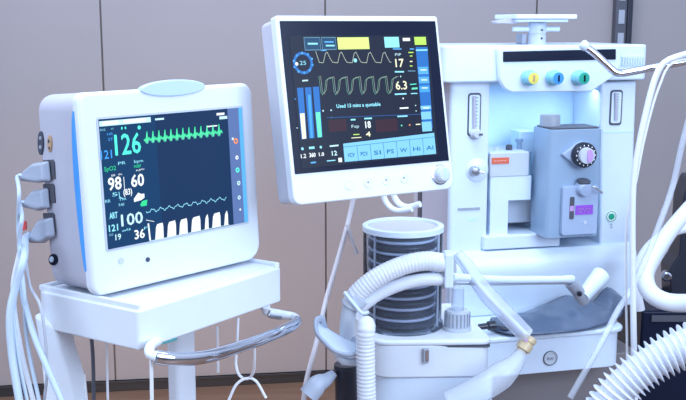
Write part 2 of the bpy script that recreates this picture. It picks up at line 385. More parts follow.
# sockets on the left flank
def flank(px, py):
    "point on the left flank plane of the monitor"
    r = ray(px, py); o = FA.o - FA.x * (HW - .004); k = (o - CAM).dot(FA.x) / r.dot(FA.x); return FA.inv @ (CAM + r * k)
def flankbox(pts, out, m, name, parent=A, inn=.002):
    Pp = [flank(*q) for q in pts]; n = len(Pp); mb = MB()
    mb.add([(q.x - out, q.y, q.z) for q in Pp] + [(q.x + inn, q.y, q.z) for q in Pp], [tuple(range(n)), tuple(range(2 * n - 1, n - 1, -1))] + [(i, (i + 1) % n, (i + 1) % n + n, i + n) for i in range(n)])
    return mb.obj(name, m, parent, bevel=.001)
def ovalpx(cx, cy, a, b, n=20): return [(cx + a * math.cos(2 * PI * i / n), cy + b * math.sin(2 * PI * i / n)) for i in range(n)]
s1 = flankbox(ovalpx(41.5, 143, 2.8, 12), .003, 'ink', 'socket'); tag(s1, 'oval black socket')
for cy in (138, 147): flankbox(ovalpx(41.8, cy, 1.2, 2), .004, 'grey', 'pin', s1)
s2 = flankbox(ovalpx(50.5, 143.5, 2.1, 8.5), .003, 'brownc', 'socket'); tag(s2, 'tan socket')
flankbox(ovalpx(50.3, 141, .9, 2), .004, 'ink', 'pin', s2); flankbox(ovalpx(50.8, 148, .9, 1.6), .004, 'ink', 'pin', s2)
for y in (160, 184, 213): flankbox([(44, y), (53.5, y - .5), (55, y + 2), (56, y + 19), (46, y + 18)], .003, 'dgrey', 'socket')
s3 = flankbox(ovalpx(54, 259.5, 4.3, 5.8), .003, 'navy', 'dial'); flankbox(ovalpx(53.2, 259, 2, 3), .0045, 'cable', 'dial_mark', s3)
c = FA.px(147.5, 259.5, 0); mb = MB(); mb.lathe([(.0042, 0), (.0042, .002), (.0005, .0022)], c, (0, -1, 0), 16); mb.obj('indicator', 'ink', A)
c = FA.px(121, 261, 0); mb = MB(); mb.lathe([(.006, 0), (.006, .0012), (.0005, .0014)], c, (0, -1, 0), 20); mb.obj('button', 'lgrey', A)

# plugs with cables
def plug_cable(pp, red, cpts, r, label, m='cable'):
    P0 = [FA.m @ V((q.x - .004, q.y, q.z)) for q in [flank(*x) for x in pp]]
    nrm = -FA.x
    ctr = sum(P0, V((0, 0, 0))) / len(P0)
    t = thing('sensor_cable', label, 'cable', base=ctr, group='cables plugged into the flank of the heart monitor')
    mb = MB(); n = len(P0); Q = [p - ctr for p in P0]; cc = V((0, 0, 0))
    mb.add(Q + [q * .8 + nrm * .013 for q in Q], [tuple(range(n)), tuple(range(2 * n - 1, n - 1, -1))] + [(i, (i + 1) % n, (i + 1) % n + n, i + n) for i in range(n)])
    mb.obj('plug', 'plug', t, bevel=.004, seg=3)
    if red:
        mb = MB(); a = flank(34, 224); a = FA.m @ V((a.x - .02, a.y, a.z)) - ctr
        mb.box(a - V((.004, .006, .008)), a + V((.004, .006, .008))); tag(mb.obj('coloured_tab', 'red', t, bevel=.002), 'red tab')
    start = sum(Q[-2:], V((0, 0, 0))) / 2 + nrm * .014
    mb = MB(); mb.tube([start + (cc - start) * .3, start] + [W(*q) - ctr for q in cpts], r, 10, .01); mb.obj('cord', m, t)
    return t
Yc = 1.70
plug_cable([(38, 162), (52, 160), (54, 181), (44, 183), (24, 181), (28, 170)][0:6], 0, [(19, 192, 1.70), (18, 225, 1.72), (20, 262, 1.70), (14, 310, 1.68), (18, 355, 1.66), (28, 405, 1.64)], .0035, 'thin pale cable from the topmost plug in the side of the heart monitor')
plug_cable([(38, 189), (51, 187), (53, 208), (44, 211), (27, 207), (31, 197)], 0, [(22, 218, 1.70), (19, 245, 1.71), (24, 290, 1.69), (27, 340, 1.67), (40, 405, 1.64)], .0036, 'thin pale cable from the middle plug in the side of the heart monitor')
plug_cable([(44, 218), (56, 216), (58, 236), (48, 243), (31, 243), (38, 228)], 1, [(24, 258, 1.68), (16, 285, 1.67), (10, 315, 1.66), (12, 355, 1.65), (20, 405, 1.63)], .0068, 'thick blue-grey cable with red tab from the lowest plug of the heart monitor')
mb = MB(); mb.tube([W(19, 268, 1.70), W(24, 300, 1.69), W(34, 335, 1.66), W(46, 365, 1.64), W(62, 402, 1.62)], .0055, 10, .01)
solo('sensor_cable', mb, 'cable', 'pale blue cable slanting right in front of the cart leg at lower left', 'cable')
mb = MB(); mb.tube([W(26, 262, 1.72), W(30, 286, 1.70), W(40, 305, 1.66), W(45, 335, 1.65), W(47, 372, 1.65), W(44, 402, 1.65)], .0028, 8, .01)
solo('sensor_cable', mb, 'cable2', 'thin grey cable curving over the left end of the white cart tray', 'cable')
mb = MB(); mb.tube([W(20, 250, 1.74), W(13, 290, 1.73), W(20, 345, 1.70), W(34, 404, 1.68)], .0045, 10, .01)
solo('sensor_cable', mb, 'hose', 'whitish cable hanging at the back of the bundle on the left edge', 'cable')

# ================================================================== MONITOR CART
ZT = 1.6 - .29 - .176 * math.cos(math.radians(3.1)) - .006
c0 = H(138, 309, ZT); c1 = H(282, 265, ZT); cl = H(36, 288, ZT); cr = c1 + (cl - c0) * .9
FT = Frame(((c0.x + c1.x + cl.x + cr.x) / 4, (c0.y + c1.y + cl.y + cr.y) / 4, 0), 48.5)
T = thing('monitor_cart', 'white cart with a deep tray and chrome handle under the heart monitor', 'cart', FT)
loc = lambda p: FT.loc(p)
q = [loc(c) for c in (c0, c1, cr, cl)]; tray = rpoly([(p.x, p.y) for p in q], [.008, .012, .02, .02])
mb = MB(); mb.slab(tray, ZT - .074, ZT - .004); mb.obj('tray', 'white', T, bevel=.004, seg=3)
def ins(k, pts=q):
    c = sum(pts, V((0, 0, 0))) / 4; return [p.lerp(c, k) for p in pts]
i0 = ins(.02); i1 = ins(.06); 
mb = MB()
for a, b in ((3, 0), (2, 3), (1, 2)):
    pa, pb, pc, pd = i0[a], i0[b], i1[b], i1[a]
    mb.slab([(pa.x, pa.y), (pb.x, pb.y), (pc.x, pc.y), (pd.x, pd.y)], ZT - .005, ZT + .006)
mb.obj('tray_lip', 'white', T, bevel=.002)
i2 = ins(.075); mb = MB(); mb.slab([(p.x, p.y) for p in i2], ZT - .005, ZT - .001); mb.obj('tray_mat', 'white', T)
mb = MB(); fr_ = i2[0].lerp(i2[3], .06); 
mb.tube([i0[3].lerp(i0[0], .12) + V((0, 0, ZT + .012)), i0[3].lerp(i0[0], .95) + V((0, 0, ZT + .012))], .0025, 8, .05)
mb.obj('tray_rail', 'grey', T)
# under the tray: side leg and column
lg = [FT.loc(H(a, b, ZT - .062)) for a, b in ((37, 318), (56, 331))]
A0 = FT.at(37, 300, 1.76); 
mb = MB()
prof = [FT.at(x, y, 1.735) for x, y in ((33, 314), (56, 328), (60, 350), (67, 372), (72, 390), (76, 430), (46, 430), (43, 388), (39, 350))]
# the leg is a thick curved panel standing under the tray's left end
pl = [(p.x, p.y, p.z) for p in prof]; th = V((.35, 1, 0)).normalized() * .05; th = FT.inv.to_3x3() @ th
n = len(pl); mb.add([V(p) for p in pl] + [V(p) + th for p in pl], [tuple(range(n)), tuple(range(2 * n - 1, n - 1, -1))] + [(i, i + n, (i + 1) % n + n, (i + 1) % n) for i in range(n)])
mb.obj('side_leg', 'white', T, bevel=.006, seg=3)
cb = FT.loc(W(182, 380, 1.93)); mb = MB(); mb.slab(rrect(cb.x - .025, cb.y - .020, cb.x + .025, cb.y + .020, .012), .1, ZT - .07); mb.obj('column', 'white', T)
mb = MB(); mb.slab(rrect(cb.x - .22, cb.y - .20, cb.x + .22, cb.y + .20, .05), .07, .12); mb.obj('base', 'lgrey', T, bevel=.01)
lf = prof[6]; mb = MB(); mb.box((lf.x - .005, lf.y - .02, .1), (lf.x + .05, lf.y + .05, lf.z + .02)); mb.obj('lower_leg', 'white', T, bevel=.005)
for sx in (-1, 1):
    for sy in (-1, 1):
        mb = MB(); mb.lathe([(.01, -.012), (.036, -.012), (.036, .012), (.01, .012)], (cb.x + sx * .19, cb.y + sy * .17, .036), (1, 0, 0), 20); mb.obj('caster', 'dgrey', T)
# handle
hp = [FT.at(*p) for p in ((156, 357, 1.585), (175, 359, 1.60), (205, 357, 1.645), (240, 347, 1.74), (275, 334, 1.85), (292, 326, 1.92), (297, 321, 1.95))]
mb = MB(); mb.tube(hp, .0095, 18, .008, squash=1.25); mb.obj('handle', 'chrome', T)
mb = MB(); mb.tube([hp[0] + V((.002, 0, 0)), FT.at(150, 354, 1.59), FT.at(150, 347, 1.61), FT.at(158, 341, 1.66)], .0085, 14, .006); mb.obj('handle_bracket', 'white', T)
mb = MB(); mb.tube([hp[-1], FT.at(294, 317, 1.97), FT.at(280, 314, 1.975), FT.at(266, 311, 1.97), FT.at(266, 306, 1.96)], .0088, 14, .006); mb.obj('handle_bracket', 'white', T)
mb = MB(); a = FT.at(160, 346, 1.67); mb.box(a, a + V((.04, .03, .035))); tag(mb.obj('clip', 'teal', T, bevel=.003), 'teal clip under the tray')
mb = MB(); p = FT.at(269, 310, 1.965); mb.tube([p, p + V((0, 0, -.012)), FT.at(281, 318, 1.95)], .004, 8, .004); mb.obj('hook', 'steel', T)

def cord(pts, r, label, m='cord', name='cord', cat='cord', group=None, n=8, step=.01):
    mb = MB(); mb.tube([W(*p) for p in pts], r, n, step); return solo(name, mb, m, label, cat, group)
cord([(107, 338, 1.80), (107, 365, 1.80), (108, 410, 1.80)], .0025, 'thin white cord hanging under the middle of the left tray face')
cord([(91, 332, 1.86), (93, 360, 1.86), (94, 410, 1.86)], .0038, 'dark grey cord hanging behind the tray, right of the cart leg', m='dgrey')
cord([(84, 374, 1.78), (85, 390, 1.77), (86, 412, 1.77)], .0028, 'short white cord end at the bottom left beside the cart leg')
cord([(151, 352, 1.60), (151.5, 375, 1.60), (152, 408, 1.60)], .0032, 'white cord hanging from the left end of the chrome handle')
cord([(217, 326, 1.95), (217.5, 343, 1.95), (218, 372, 1.97)], .003, 'short white cord hanging behind the chrome handle beside the cart column')
cord([(238, 318, 1.90), (237, 345, 1.87), (236, 365, 1.86), (240, 376, 1.85), (247, 379, 1.85), (253, 373, 1.83), (254.5, 360, 1.80), (254.5, 347, 1.782)], .0028, 'white cord hanging in a long loop under the chrome handle', step=.006)
cord([(228, 402, 1.84), (236, 385, 1.84), (246, 378.5, 1.843), (256, 381, 1.84), (266, 398, 1.84)], .0028, 'white cord arched through the bottom of the hanging loop', step=.006)

# ================================================================== VENTILATOR DISPLAY (B)
FB = Frame(CAM + V((.052, 1.98, -.161)), 31.8, 10.9)
BW, BH = .19, .1795
B = thing('ventilator_display', 'white ventilator display with black glass, yellow banner and blue on-screen buttons', 'display', FB)
mb = MB(); mb.prism(rrect(-BW, -BH, BW, BH, [.018, .022, .006, .006]), 0, .022); mb.obj('bezel', 'white', B, bevel=.003, seg=3)
mb = MB(); mb.prism(rrect(-BW + .002, -BH + .004, BW - .006, BH - .003, .012), .020, .070); mb.obj('rear_housing', 'lilac', B, bevel=.008, seg=3)
p = [FB.px(*q_, -.001) for q_ in ((278, 21), (436, 21), (448, 160), (294.4, 175))]
gx0 = (p[0].x + p[3].x) / 2; gx1 = (p[1].x + p[2].x) / 2; gz1 = (p[0].z + p[1].z) / 2; gz0 = (p[2].z + p[3].z) / 2
gx0 = max(gx0, -BW + .008); gx1 = min(gx1, BW - .006)
mb = MB(); mb.box((gx0, -.002, gz0), (gx1, .003, gz1)); gl = mb.obj('glass', 'navy', B, bevel=.0008)
mb = MB(); mb.flat = True; D = Disp(FB, -.0023, mb)
D.poly([(289, 35.5), (428, 35.5), (438.5, 155), (302, 168.5)], E_['bgB'], 1)
for x0, y0, x1, y1 in ((304, 38, 320.5, 49.5), (321.5, 38, 336, 49)):
    D.rect(x0 - .6, y0 - .8, x1 + .6, y1 + .8, E_['tabline'], 2); D.rect(x0, y0, x1, y1, E_['tab'], 3)
D.line([(308, 43.8), (317, 43.8)], .0035, E_['acyan'], 4); D.line([(324.5, 42), (333, 42)], .0028, E_['bsky'], 4); D.line([(326, 45.7), (334, 45.7)], .003, E_['acyan'], 4)
D.rect(337, 37.5, 369.5, 49, E_['yel'], 2); D.rect(383.8, 37, 399.5, 47.5, E_['acyan'], 2)
D.rect(402.5, 38, 410, 41, E_['awhite'], 2); D.rect(414, 37, 426.3, 44.8, E_['lime'], 2)
D.poly([(415.5, 47), (427.3, 47), (432.5, 128), (422.5, 128.5)], E_['bblue'], 2)
D.line([(416, 50.3), (427, 50)], .003, E_['acyan'], 3)
for y0, y1, m in ((67, 74, 'bsky'), (77, 83, 'bsky'), (86, 92, 'ablue'), (106, 109, 'bbtn'), (112, 119, 'bbtn'), (122, 131, 'bbtn')):
    s_ = (y0 - 47) * .066; D.rect(416.4 + s_, y0, 427 + s_, y1, E_[m], 3)
for y in (70, 80, 88, 108): D.line([(419 + (y - 47) * .066, y), (424.5 + (y - 47) * .066, y)], .002, E_['awhite'], 4)
# dial graph
D.ring(303, 63, .016, .0055, E_['bblue'], 2, 20)
for i in range(10):
    a = 2 * PI * i / 10 + .2; D.disc(303 + 9.6 * math.cos(a), 63 + 9.9 * math.sin(a), .0022, E_['bsky'] if i % 2 else E_['ablue'], 3)
D.disc(296.5, 64, .0035, E_['awhite'], 4); D.text(299.8, 65, 306, 4, '25', E_['acyan'], 4)
D.line([(321, 50.5), (326, 50.5)], .002, E_['bsky'])
# airway traces
P = [(315.5, 51.5), (317, 56), (319, 62)]
for i in range(6):
    x = 319 + i * 14.4; P += [(x, 62.5), (x + 4.2, 62.8), (x + 6.2, 53.5), (x + 8, 52.2), (x + 11, 58.5), (x + 13, 62)] if i < 5 else [(x, 62.5), (x + 3, 62.5), (x + 5, 57)]
P = [(x, y) for x, y in P if x < 393]
D.line(P, .0012, E_['trace1'], 3); D.disc(355, 60.5, .004, E_['acyan'], 4)
P = [(318, 77)]
for i in range(6):
    x = 318 + i * 13.2; P += [(x + 1, 78), (x + 2.6, 92), (x + 4.4, 95), (x + 6.5, 91), (x + 7.5, 81), (x + 9.5, 79), (x + 12.5, 78.5)]
D.line([(x, y - (x - 318) * .012) for x, y in P], .0012, E_['trace2'], 3)
D.line([(x + 1.5, y - 1 - (x - 318) * .012) for x, y in P], .0007, E_['trace1'], 3)
for x in range(5): D.line([(321 + 13.2 * x, 80), (322 + 13.2 * x, 95)], .0006, E_['dim'], 2)
D.text(395.7, 67, 403.8, 7.8, '17', E_['cream'], bold=.0004); D.text(396, 89.6, 407, 8.2, '6.3', E_['cream'], bold=.0004)
D.text(395, 56, 401, 2.6, 'PIP', E_['pale']); D.line([(393, 49), (401, 49)], .0025, E_['bsky']); D.line([(410, 49), (413.5, 49)], .0025, E_['bsky'])
for y, m in ((52.5, 'lime'), (56, 'lime'), (61.5, 'cream'), (66, 'lime')): D.line([(408.5 if y < 54 else 410, y), (413 if y < 54 else 412, y)], .0022, E_[m])
D.line([(395, 71.8), (403.5, 71.8)], .003, E_['acyan']); D.line([(408, 71), (415, 71)], .002, E_['tabline']); D.disc(400.5, 76.5, .0015, E_['pale'])
D.line([(410, 84.5), (416, 84)], .0018, E_['aqua']); D.line([(412, 88.7), (417, 88.3)], .0035, E_['mint'])
D.line([(395, 94.3), (406, 93.8)], .003, E_['acyan']); D.line([(411, 93.6), (417, 93.4)], .002, E_['acyan']); D.disc(403, 98.5, .0017, E_['awhite'])
D.line([(400, 108.3), (408, 107.8)], .003, E_['awhite']); D.disc(415.5, 105.5, .0013, E_['pale']); D.disc(416, 111, .0013, E_['pale'])
D.text(336.5, 108, 380.5, 3.6, 'Used 13 mins a quotable', E_['acyan'], bold=.0003)
D.line([(327, 117.8), (421, 114.2)], .0016, E_['navyline']); D.line([(397.5, 116.5), (407, 116)], .0028, E_['acyan'], 3)
D.disc(323, 110.8, .0017, E_['pale']); D.disc(331, 110.3, .0017, E_['pale']); D.disc(331.5, 117.5, .0015, E_['tabline'])
D.rect(375, 120, 398, 131, E_['brown'], 1.5); D.rect(328, 120, 347, 131, E_['brown'], 1.5)
D.line([(351, 119.8), (355, 119.6)], .003, E_['acyan']); D.line([(364.5, 118.6), (371.5, 118.3)], .003, E_['acyan'])
D.text(351.5, 128, 359, 3, 'Fsp', E_['pale']); D.text(365.5, 128, 370.8, 6.5, '18', E_['awhite'], bold=.0005)
D.line([(353.5, 134.6), (359, 134.4)], .0018, E_['lime']); D.text(366, 136.5, 370.5, 4.5, '4', E_['cream'], bold=.0004); D.line([(351.5, 138), (361, 137.3)], .0015, E_['cream'])
D.disc(401.5, 125.5, .0017, E_['mint']); D.disc(409.5, 125, .0019, E_['aorange']); D.line([(416, 124.5), (420, 124.2)], .0022, E_['cream'])
# pressure bars
for k, (xt, xb, m) in enumerate(((296.8, 301.4, 'cream'), (304.7, 309.2, 'bsky'), (312.6, 317.0, 'mint'))):
    D.poly([(xt, 88 - k * .5), (xt + 6.3, 87.6 - k * .5), (xb + 5.3, 138.8 - k * .8), (xb, 139.3 - k * .8)], E_['bblue'], 2)
    xm = xt + (xb - xt) * .5 + .6
    if m != 'bsky': D.poly([(xm, 113.6 - k * .6), (xm + 4.6, 113.2 - k * .6), (xb + 4.7, 138.5 - k * .8), (xb + .8, 139 - k * .8)], E_[m], 3)
    else: D.poly([(xm, 95), (xm + 3, 95), (xb + 3.6, 138), (xb + 1.2, 138)], E_['ablue'], 3)
D.line([(302.5, 80.8), (307.5, 80.4)], .0028, E_['pale']); D.disc(297, 128, .0012, E_['pale']); D.disc(295, 99, .0012, E_['bsky'])
D.disc(302.3, 148.8, .0028, E_['acyan']); D.line([(309.5, 148), (313.8, 147.6)], .0045, E_['acyan']); D.disc(320.7, 147.2, .0027, E_['acyan']); D.line([(330, 146.2), (338, 145.4)], .003, E_['pale'])
D.text(301, 158.2, 306, 4, '1.2', E_['awhite'], bold=.0003); D.text(309.5, 157.2, 315.5, 4, '360', E_['awhite'], bold=.0004); D.text(319, 156.2, 324, 3.6, '1.0', E_['awhite'], bold=.0003); D.text(332, 155.6, 337, 4.5, '12', E_['pale'], bold=.0004)
D.line([(311, 162.8), (315.5, 162.3)], .003, E_['bsky']); D.line([(327, 161), (335, 160.3)], .002, E_['acyan']); D.rect(338, 158, 342, 162, E_['awhite'], 3)
# on-screen buttons
D.poly([(343, 143.7), (434, 132.8), (436, 153.8), (344.6, 162)], E_['bbtn'], 2)
D.line([(343.2, 147.2), (434.5, 136.8)], .001, E_['btnink'], 3)
for i in range(1, 7):
    x = 343.8 + i * 13.1; D.line([(x - .3, 147.2 - (x - 343) * .112), (x + 1.3, 162 - (x - 344) * .09)], .0011, E_['btnink'], 4)
for i, s_ in enumerate(('VCV', 'PCV', 'SI', 'PS', 'W', 'Hi', 'Al')):
    x = 347 + i * 13.1; y = 157.3 - i * 1.22; D.text(x + .6, y, x + 7.6, 4, s_, E_['btnink'], 4, bold=.0003)
mb.obj('screen', None, B)
for x, y, r in ((349, 184.6, .0105), (368, 182.3, .0105), (386, 180, .0105), (403.7, 177.8, .0105)):
    c = FB.px(x, y, 0); mb = MB(); mb.lathe([(r, -.001), (r, .0008), (r * .86, .0014), (r * .82, .0008), (.0002, .0008)], c, (0, -1, 0), 28)
    bo = mb.obj('touch_button', 'warm', B)
    mb = MB(); mb.lathe([(.0025, 0), (.0025, .0012), (.0002, .0013)], c, (0, -1, 0), 12); mb.obj('button_mark', 'print_' if x > 350 else 'wprint', bo)
c = FB.px(439.5, 174.5, 0); mb = MB(); mb.lathe([(.019, 0), (.019, .004), (.016, .005), (.0155, .016), (.013, .0185), (.0002, .019)], c, (0, -1, 0), 32); kn = mb.obj('knob', 'lgrey', B)
mb = MB(); mb.lathe([(.021, -.001), (.021, .0025), (.019, .003), (.019, .0)], c, (0, -1, 0), 32); mb.obj('knob_ring', 'chrome', kn)
mb = MB(); mb.box((c.x - .001, -.0195, c.z - .009), (c.x + .0045, -.018, c.z + .011)); mb.obj('knob_mark', 'lamp', kn)

# ================================================================== ANAESTHESIA MACHINE
o_ = W(545, 200, 2.65); FM = Frame((o_.x, o_.y, 0), 14)
MA = thing('anaesthesia_machine', 'white and pale blue anaesthesia machine with two columns behind the ventilator display', 'machine', FM)
def mbox(x0, y0, x1, y1, d0, d1, name, m, parent=MA, bevel=.006, seg=3, r=None):
    a = FM.px(x0, y0, d0); b = FM.px(x1, y1, d0); mb = MB()
    if r: mb.prism(rrect(a.x, b.z, b.x, a.z, r), d0, d1)
    else: mb.box((a.x, d0, b.z), (b.x, d1, a.z))
    return mb.obj(name, m, parent, bevel=bevel, seg=seg)
def mpoly(pp, d0, d1, name, m, parent=MA, bevel=.005, rr=0, seg=3):
    P = [FM.px(x, y, d0) for x, y in pp]; P = [(p.x, p.z) for p in P]
    if rr: P = rpoly(P, rr)
    mb = MB(); mb.prism(P, d0, d1); return mb.obj(name, m, parent, bevel=bevel, seg=seg)
# head
hl = FM.px(446, 47, -.03); hr = FM.px(647, 80, -.03)
P = rpoly([(hl.x, -.03), (hr.x, -.03), (hr.x, .28), (hl.x, .28)], [.03, .02, .02, .02], 7)
mb = MB(); mb.slab(P, FM.px(546, 81.5, -.03).z, FM.px(546, 45, -.03).z); mb.obj('head', 'mach', MA, bevel=.006, seg=3)
fa = mpoly([(499, 48.5), (621, 45), (621, 66), (612, 78), (603, 84), (592, 91.5), (512, 92.5), (505, 88.5), (500, 80)], -.05, -.028, 'fascia', 'mach', rr=.006)
mpoly([(503.5, 51.6), (616, 49), (616, 59.5), (503.5, 62)], -.053, -.048, 'display_strip', 'navy', fa, bevel=.001)
gr = mbox(621.5, 56, 644, 66, -.032, -.028, 'speaker_grille', 'bay', bevel=.001)
mb = MB(); a = FM.px(621.5, 56, -.033); b = FM.px(644, 66, -.033)
for i in range(9): x = a.x + (b.x - a.x) * (i + .5) / 9; mb.box((x - .0012, -.0345, b.z + .003), (x + .0012, -.031, a.z - .003))
mb.obj('grille_slot', 'lgrey', gr)
for x, m_ in ((531, 'yellow'), (555.5, 'bluek'), (581, 'greenk')):
    c = FM.px(x - 3, 77.6, -.05); mb = MB(); mb.lathe([(.020, 0), (.020, .012), (.0165, .014), (.0165, .032), (.0155, .034), (.0002, .034)], c, (0, -1, 0), 30, ); k_ = mb.obj('gas_knob', 'cyan', MA)
    cc = c + V((0, -.034, 0)); mb = MB(); mb.lathe([(.0145, 0), (.0145, .002), (.0002, .0022)], cc, (0, -1, 0), 26); tag(mb.obj('knob_face', m_, k_), {'yellow': 'yellow face', 'bluek': 'blue face', 'greenk': 'green face'}[m_])
    mb = MB(); mb.box((cc.x - .002, -.0885, cc.z - .008), (cc.x + .002, -.0855, cc.z + .008)); mb.obj('knob_mark', 'brownc' if m_ == 'yellow' else 'navy', k_)
# columns, bay
zb = .78
mb = MB(); a = FM.px(452, 83, 0); b = FM.px(490.5, 83, 0); mb.slab(rpoly([(a.x, 0), (b.x, 0), (b.x, .30), (a.x, .30)], [.012, .006, 0, 0]), FM.px(470, 262, 0).z, FM.px(470, 81, 0).z)
lc = mb.obj('left_column', 'mach', MA, bevel=.003)
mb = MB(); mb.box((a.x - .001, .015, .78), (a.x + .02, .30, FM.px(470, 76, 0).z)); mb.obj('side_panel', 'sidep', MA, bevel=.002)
mb = MB(); mb.box((a.x - .004, .225, .85), (a.x, .255, FM.px(470, 80, 0).z)); mb.obj('side_groove', 'dgrey', MA)
mpoly([(601, 82), (637, 80), (630.5, 262), (600, 262)], 0, .21, 'right_column', 'mach', bevel=.008)
a = FM.px(490, 84, 0); b = FM.px(602, 84, 0)
mb = MB(); mb.box((a.x, .16, .86), (b.x, .21, FM.px(546, 84, 0).z)); mb.obj('bay_back', 'bay', MA)
mb = MB(); mb.box((a.x, .0, FM.px(546, 84, 0).z - .0), (b.x, .16, FM.px(546, 84, 0).z + .01)); mb.obj('bay_ceiling', 'bay', MA)
# shelf block, with orange label, and niche beneath
sb = mbox(490.5, 153, 529, 176, .0, .15, 'drawer', 'lgrey', bevel=.003)
mbox(492, 158, 509, 163.5, -.002, .002, 'label', 'orange', sb, bevel=0)
mb = MB(); a = FM.px(494, 162.5, -.0022); b = FM.px(507, 159, -.0022)
for i in range(9): x = a.x + (b.x - a.x) * i / 9; mb.box((x, -.003, a.z + .0035), (x + .0016, -.002, b.z - .0035))
mb.obj('label_print', 'wprint', sb)
lb = mbox(490.5, 177, 531, 200, .002, .15, 'lower_block', 'mach', bevel=.003)
mbox(490.5, 200, 507.5, 240, .002, .15, 'niche_wall', 'mach', bevel=.002)
mbox(508, 200, 533, 222, .05, .12, 'niche_box', 'lgrey', bevel=.004); mbox(507.5, 200, 534, 237, .12, .15, 'niche_back', 'sidep', bevel=0)
mbox(484, 236.5, 560, 246, -.015, .16, 'bay_floor', 'mach', bevel=.004)
mb = MB()
c = FM.px(509, 150, .05); mb.lathe([(.009, 0), (.009, .014), (.006, .016), (.0002, .016)], V((c.x, .05, FM.px(509, 153, 0).z)), n=16); mb.obj('cap', 'dgrey', MA)
c2 = FM.px(519, 150, .06); mb = MB(); mb.lathe([(.007, 0), (.007, .02), (.011, .022), (.011, .03), (.0002, .031)], V((c2.x, .06, FM.px(509, 153, 0).z)), n=16); mb.obj('cap', 'vap', MA)
c3 = FM.px(496, 150, .05); mb = MB(); mb.lathe([(.006, 0), (.006, .01), (.0002, .011)], V((c3.x, .05, FM.px(509, 153, 0).z)), n=16); mb.obj('cap', 'lgrey', MA)
mbox(519.5, 131, 535, 153, .06, .12, 'clear_cup', 'bay', bevel=.004)
# gauges in the columns
def gauge(x0, y0, x1, y1, knob):
    g = mbox(x0, y0, x1, y1, -.003, .001, 'flow_gauge', 'dgrey', MA, bevel=.001, r=.008)
    mbox(x0 + 1.2, y0 + 2, x1 - 1.2, y1 - 2, -.004, .0, 'gauge_glass', 'mach', g, bevel=0, r=.006)
    xm = (x0 + x1) / 2; a = FM.px(xm, y0 + 3, -.008); b = FM.px(xm, y1 - 5, -.008); mb = MB(); mb.cyl((a.x, -.007, a.z), (b.x, -.007, b.z), .0045, 14); mb.obj('gauge_tube', 'sidep', g)
    mb = MB()
    for i in range(10): z = b.z + (a.z - b.z) * (i + .5) / 10; mb.box((a.x + .005, -.0055, z - .0008), (a.x + .010, -.0035, z + .0008))
    mb.obj('gauge_scale', 'ink', g)
    return g
gauge(468.5, 93, 480.5, 136, 1); gauge(611, 90, 621.5, 125, 0)
c = FM.px(475, 133.5, -.002); mb = MB(); mb.lathe([(.0145, 0), (.0145, .008), (.011, .010), (.010, .022), (.0002, .023)], c, (0, -1, 0), 24); k_ = mb.obj('flow_knob', 'lgrey', MA)
mb = MB(); mb.box((c.x + .002, -.027, c.z - .003), (c.x + .012, -.023, c.z + .002)); mb.obj('knob_mark', 'dgrey', k_)
c = FM.px(477, 170, 0); mb = MB(); mb.lathe([(.031, -.002), (.031, .002), (.028, .004), (.0002, .0042)], c, (0, -1, 0), 36); pl_ = mb.obj('knob_plate', 'mach', MA)
c = FM.px(473.5, 170.5, -.004); mb = MB(); mb.lathe([(.0125, 0), (.0125, .016), (.0095, .02), (.0002, .021)], c, (0, -1, 0), 24); k_ = mb.obj('pressure_knob', 'steel', MA)
mb = MB(); mb.cyl(c + V((0, -.015, 0)), c + V((.022, -.018, -.003)), .004, 10); mb.obj('knob_lever', 'chrome', k_)
mbox(458, 208.3, 480, 209.8, -.002, .002, 'slot', 'grey', MA, bevel=0)
mbox(468, 218, 477, 220.5, -.001, .002, 'print', 'bay', MA, bevel=0)
mbox(603, 131.5, 634, 132.3, -.001, .002, 'seam', 'bay', MA, bevel=0)
c = FM.px(611, 216.3, 0); mb = MB(); mb.lathe([(.017, 0), (.017, .0016), (.0002, .0018)], c, (0, -1, 0), 30); pb = mb.obj('power_button', 'wprint', MA)
mb = MB(); mb.lathe([(.0150, .0015), (.0150, .003), (.0132, .003), (.0132, .0015)], c, (0, -1, 0), 30); mb.obj('button_ring', 'green', pb)
mb = MB(); mb.lathe([(.0085, .0015), (.0085, .0045), (.0002, .005)], c, (0, -1, 0), 24); mb.obj('button_cap', 'green', pb)
mbd = MB(); mbd.flat = True; DD = Disp(FM, -.0008, mbd); DD.text(609.6, 228, 612.6, 4, '2', M['print_'], 1); mbd.obj('button_label', 'print_', pb)
# apron under the columns, worktop
zw = FM.px(550, 334, -.2).z    # worktop height at the front edge
xa = FM.px(452, 256, 0).x; xb = FM.px(631, 256, 0).x; zt = FM.px(560, 246, -.0).z; zt2 = FM.px(470, 256, 0).z
prof = [(-.012, zt), (-.03, zt - .02), (-.035, zt - .06), (-.02, zt - .12), (-.012, zw), (.21, zw), (.21, zt)]
mb = MB(); n = len(prof); mb.add([(xa, y, z) for y, z in prof] + [(xb, y, z) for y, z in prof], [tuple(range(n)), tuple(range(2 * n - 1, n - 1, -1))] + [(i, (i + 1) % n, (i + 1) % n + n, i + n) for i in range(n)])
mb.obj('apron', 'mach', MA, bevel=.004)
wx0 = FM.px(470, 345, -.2).x; wx1 = FM.px(629, 326, -.2).x
wp = rpoly([(wx0, -.20), (wx1, -.2), (wx1, .2), (wx0, .2)], [.02, .05, .02, .02], 8)
mb = MB(); mb.slab(wp, zw - .012, zw); mb.obj('worktop', 'mach', MA, bevel=.004)
wp2 = rpoly([(wx0 + .004, -.19), (wx1 - .01, -.19), (wx1 - .01, .2), (wx0 + .004, .2)], [.02, .045, .02, .02], 8)
zd = FM.px(560, 371.5, -.19).z
mb = MB(); mb.slab(wp2, zd, zw - .013); dr = mb.obj('front_panel', 'mach', MA, bevel=.003)
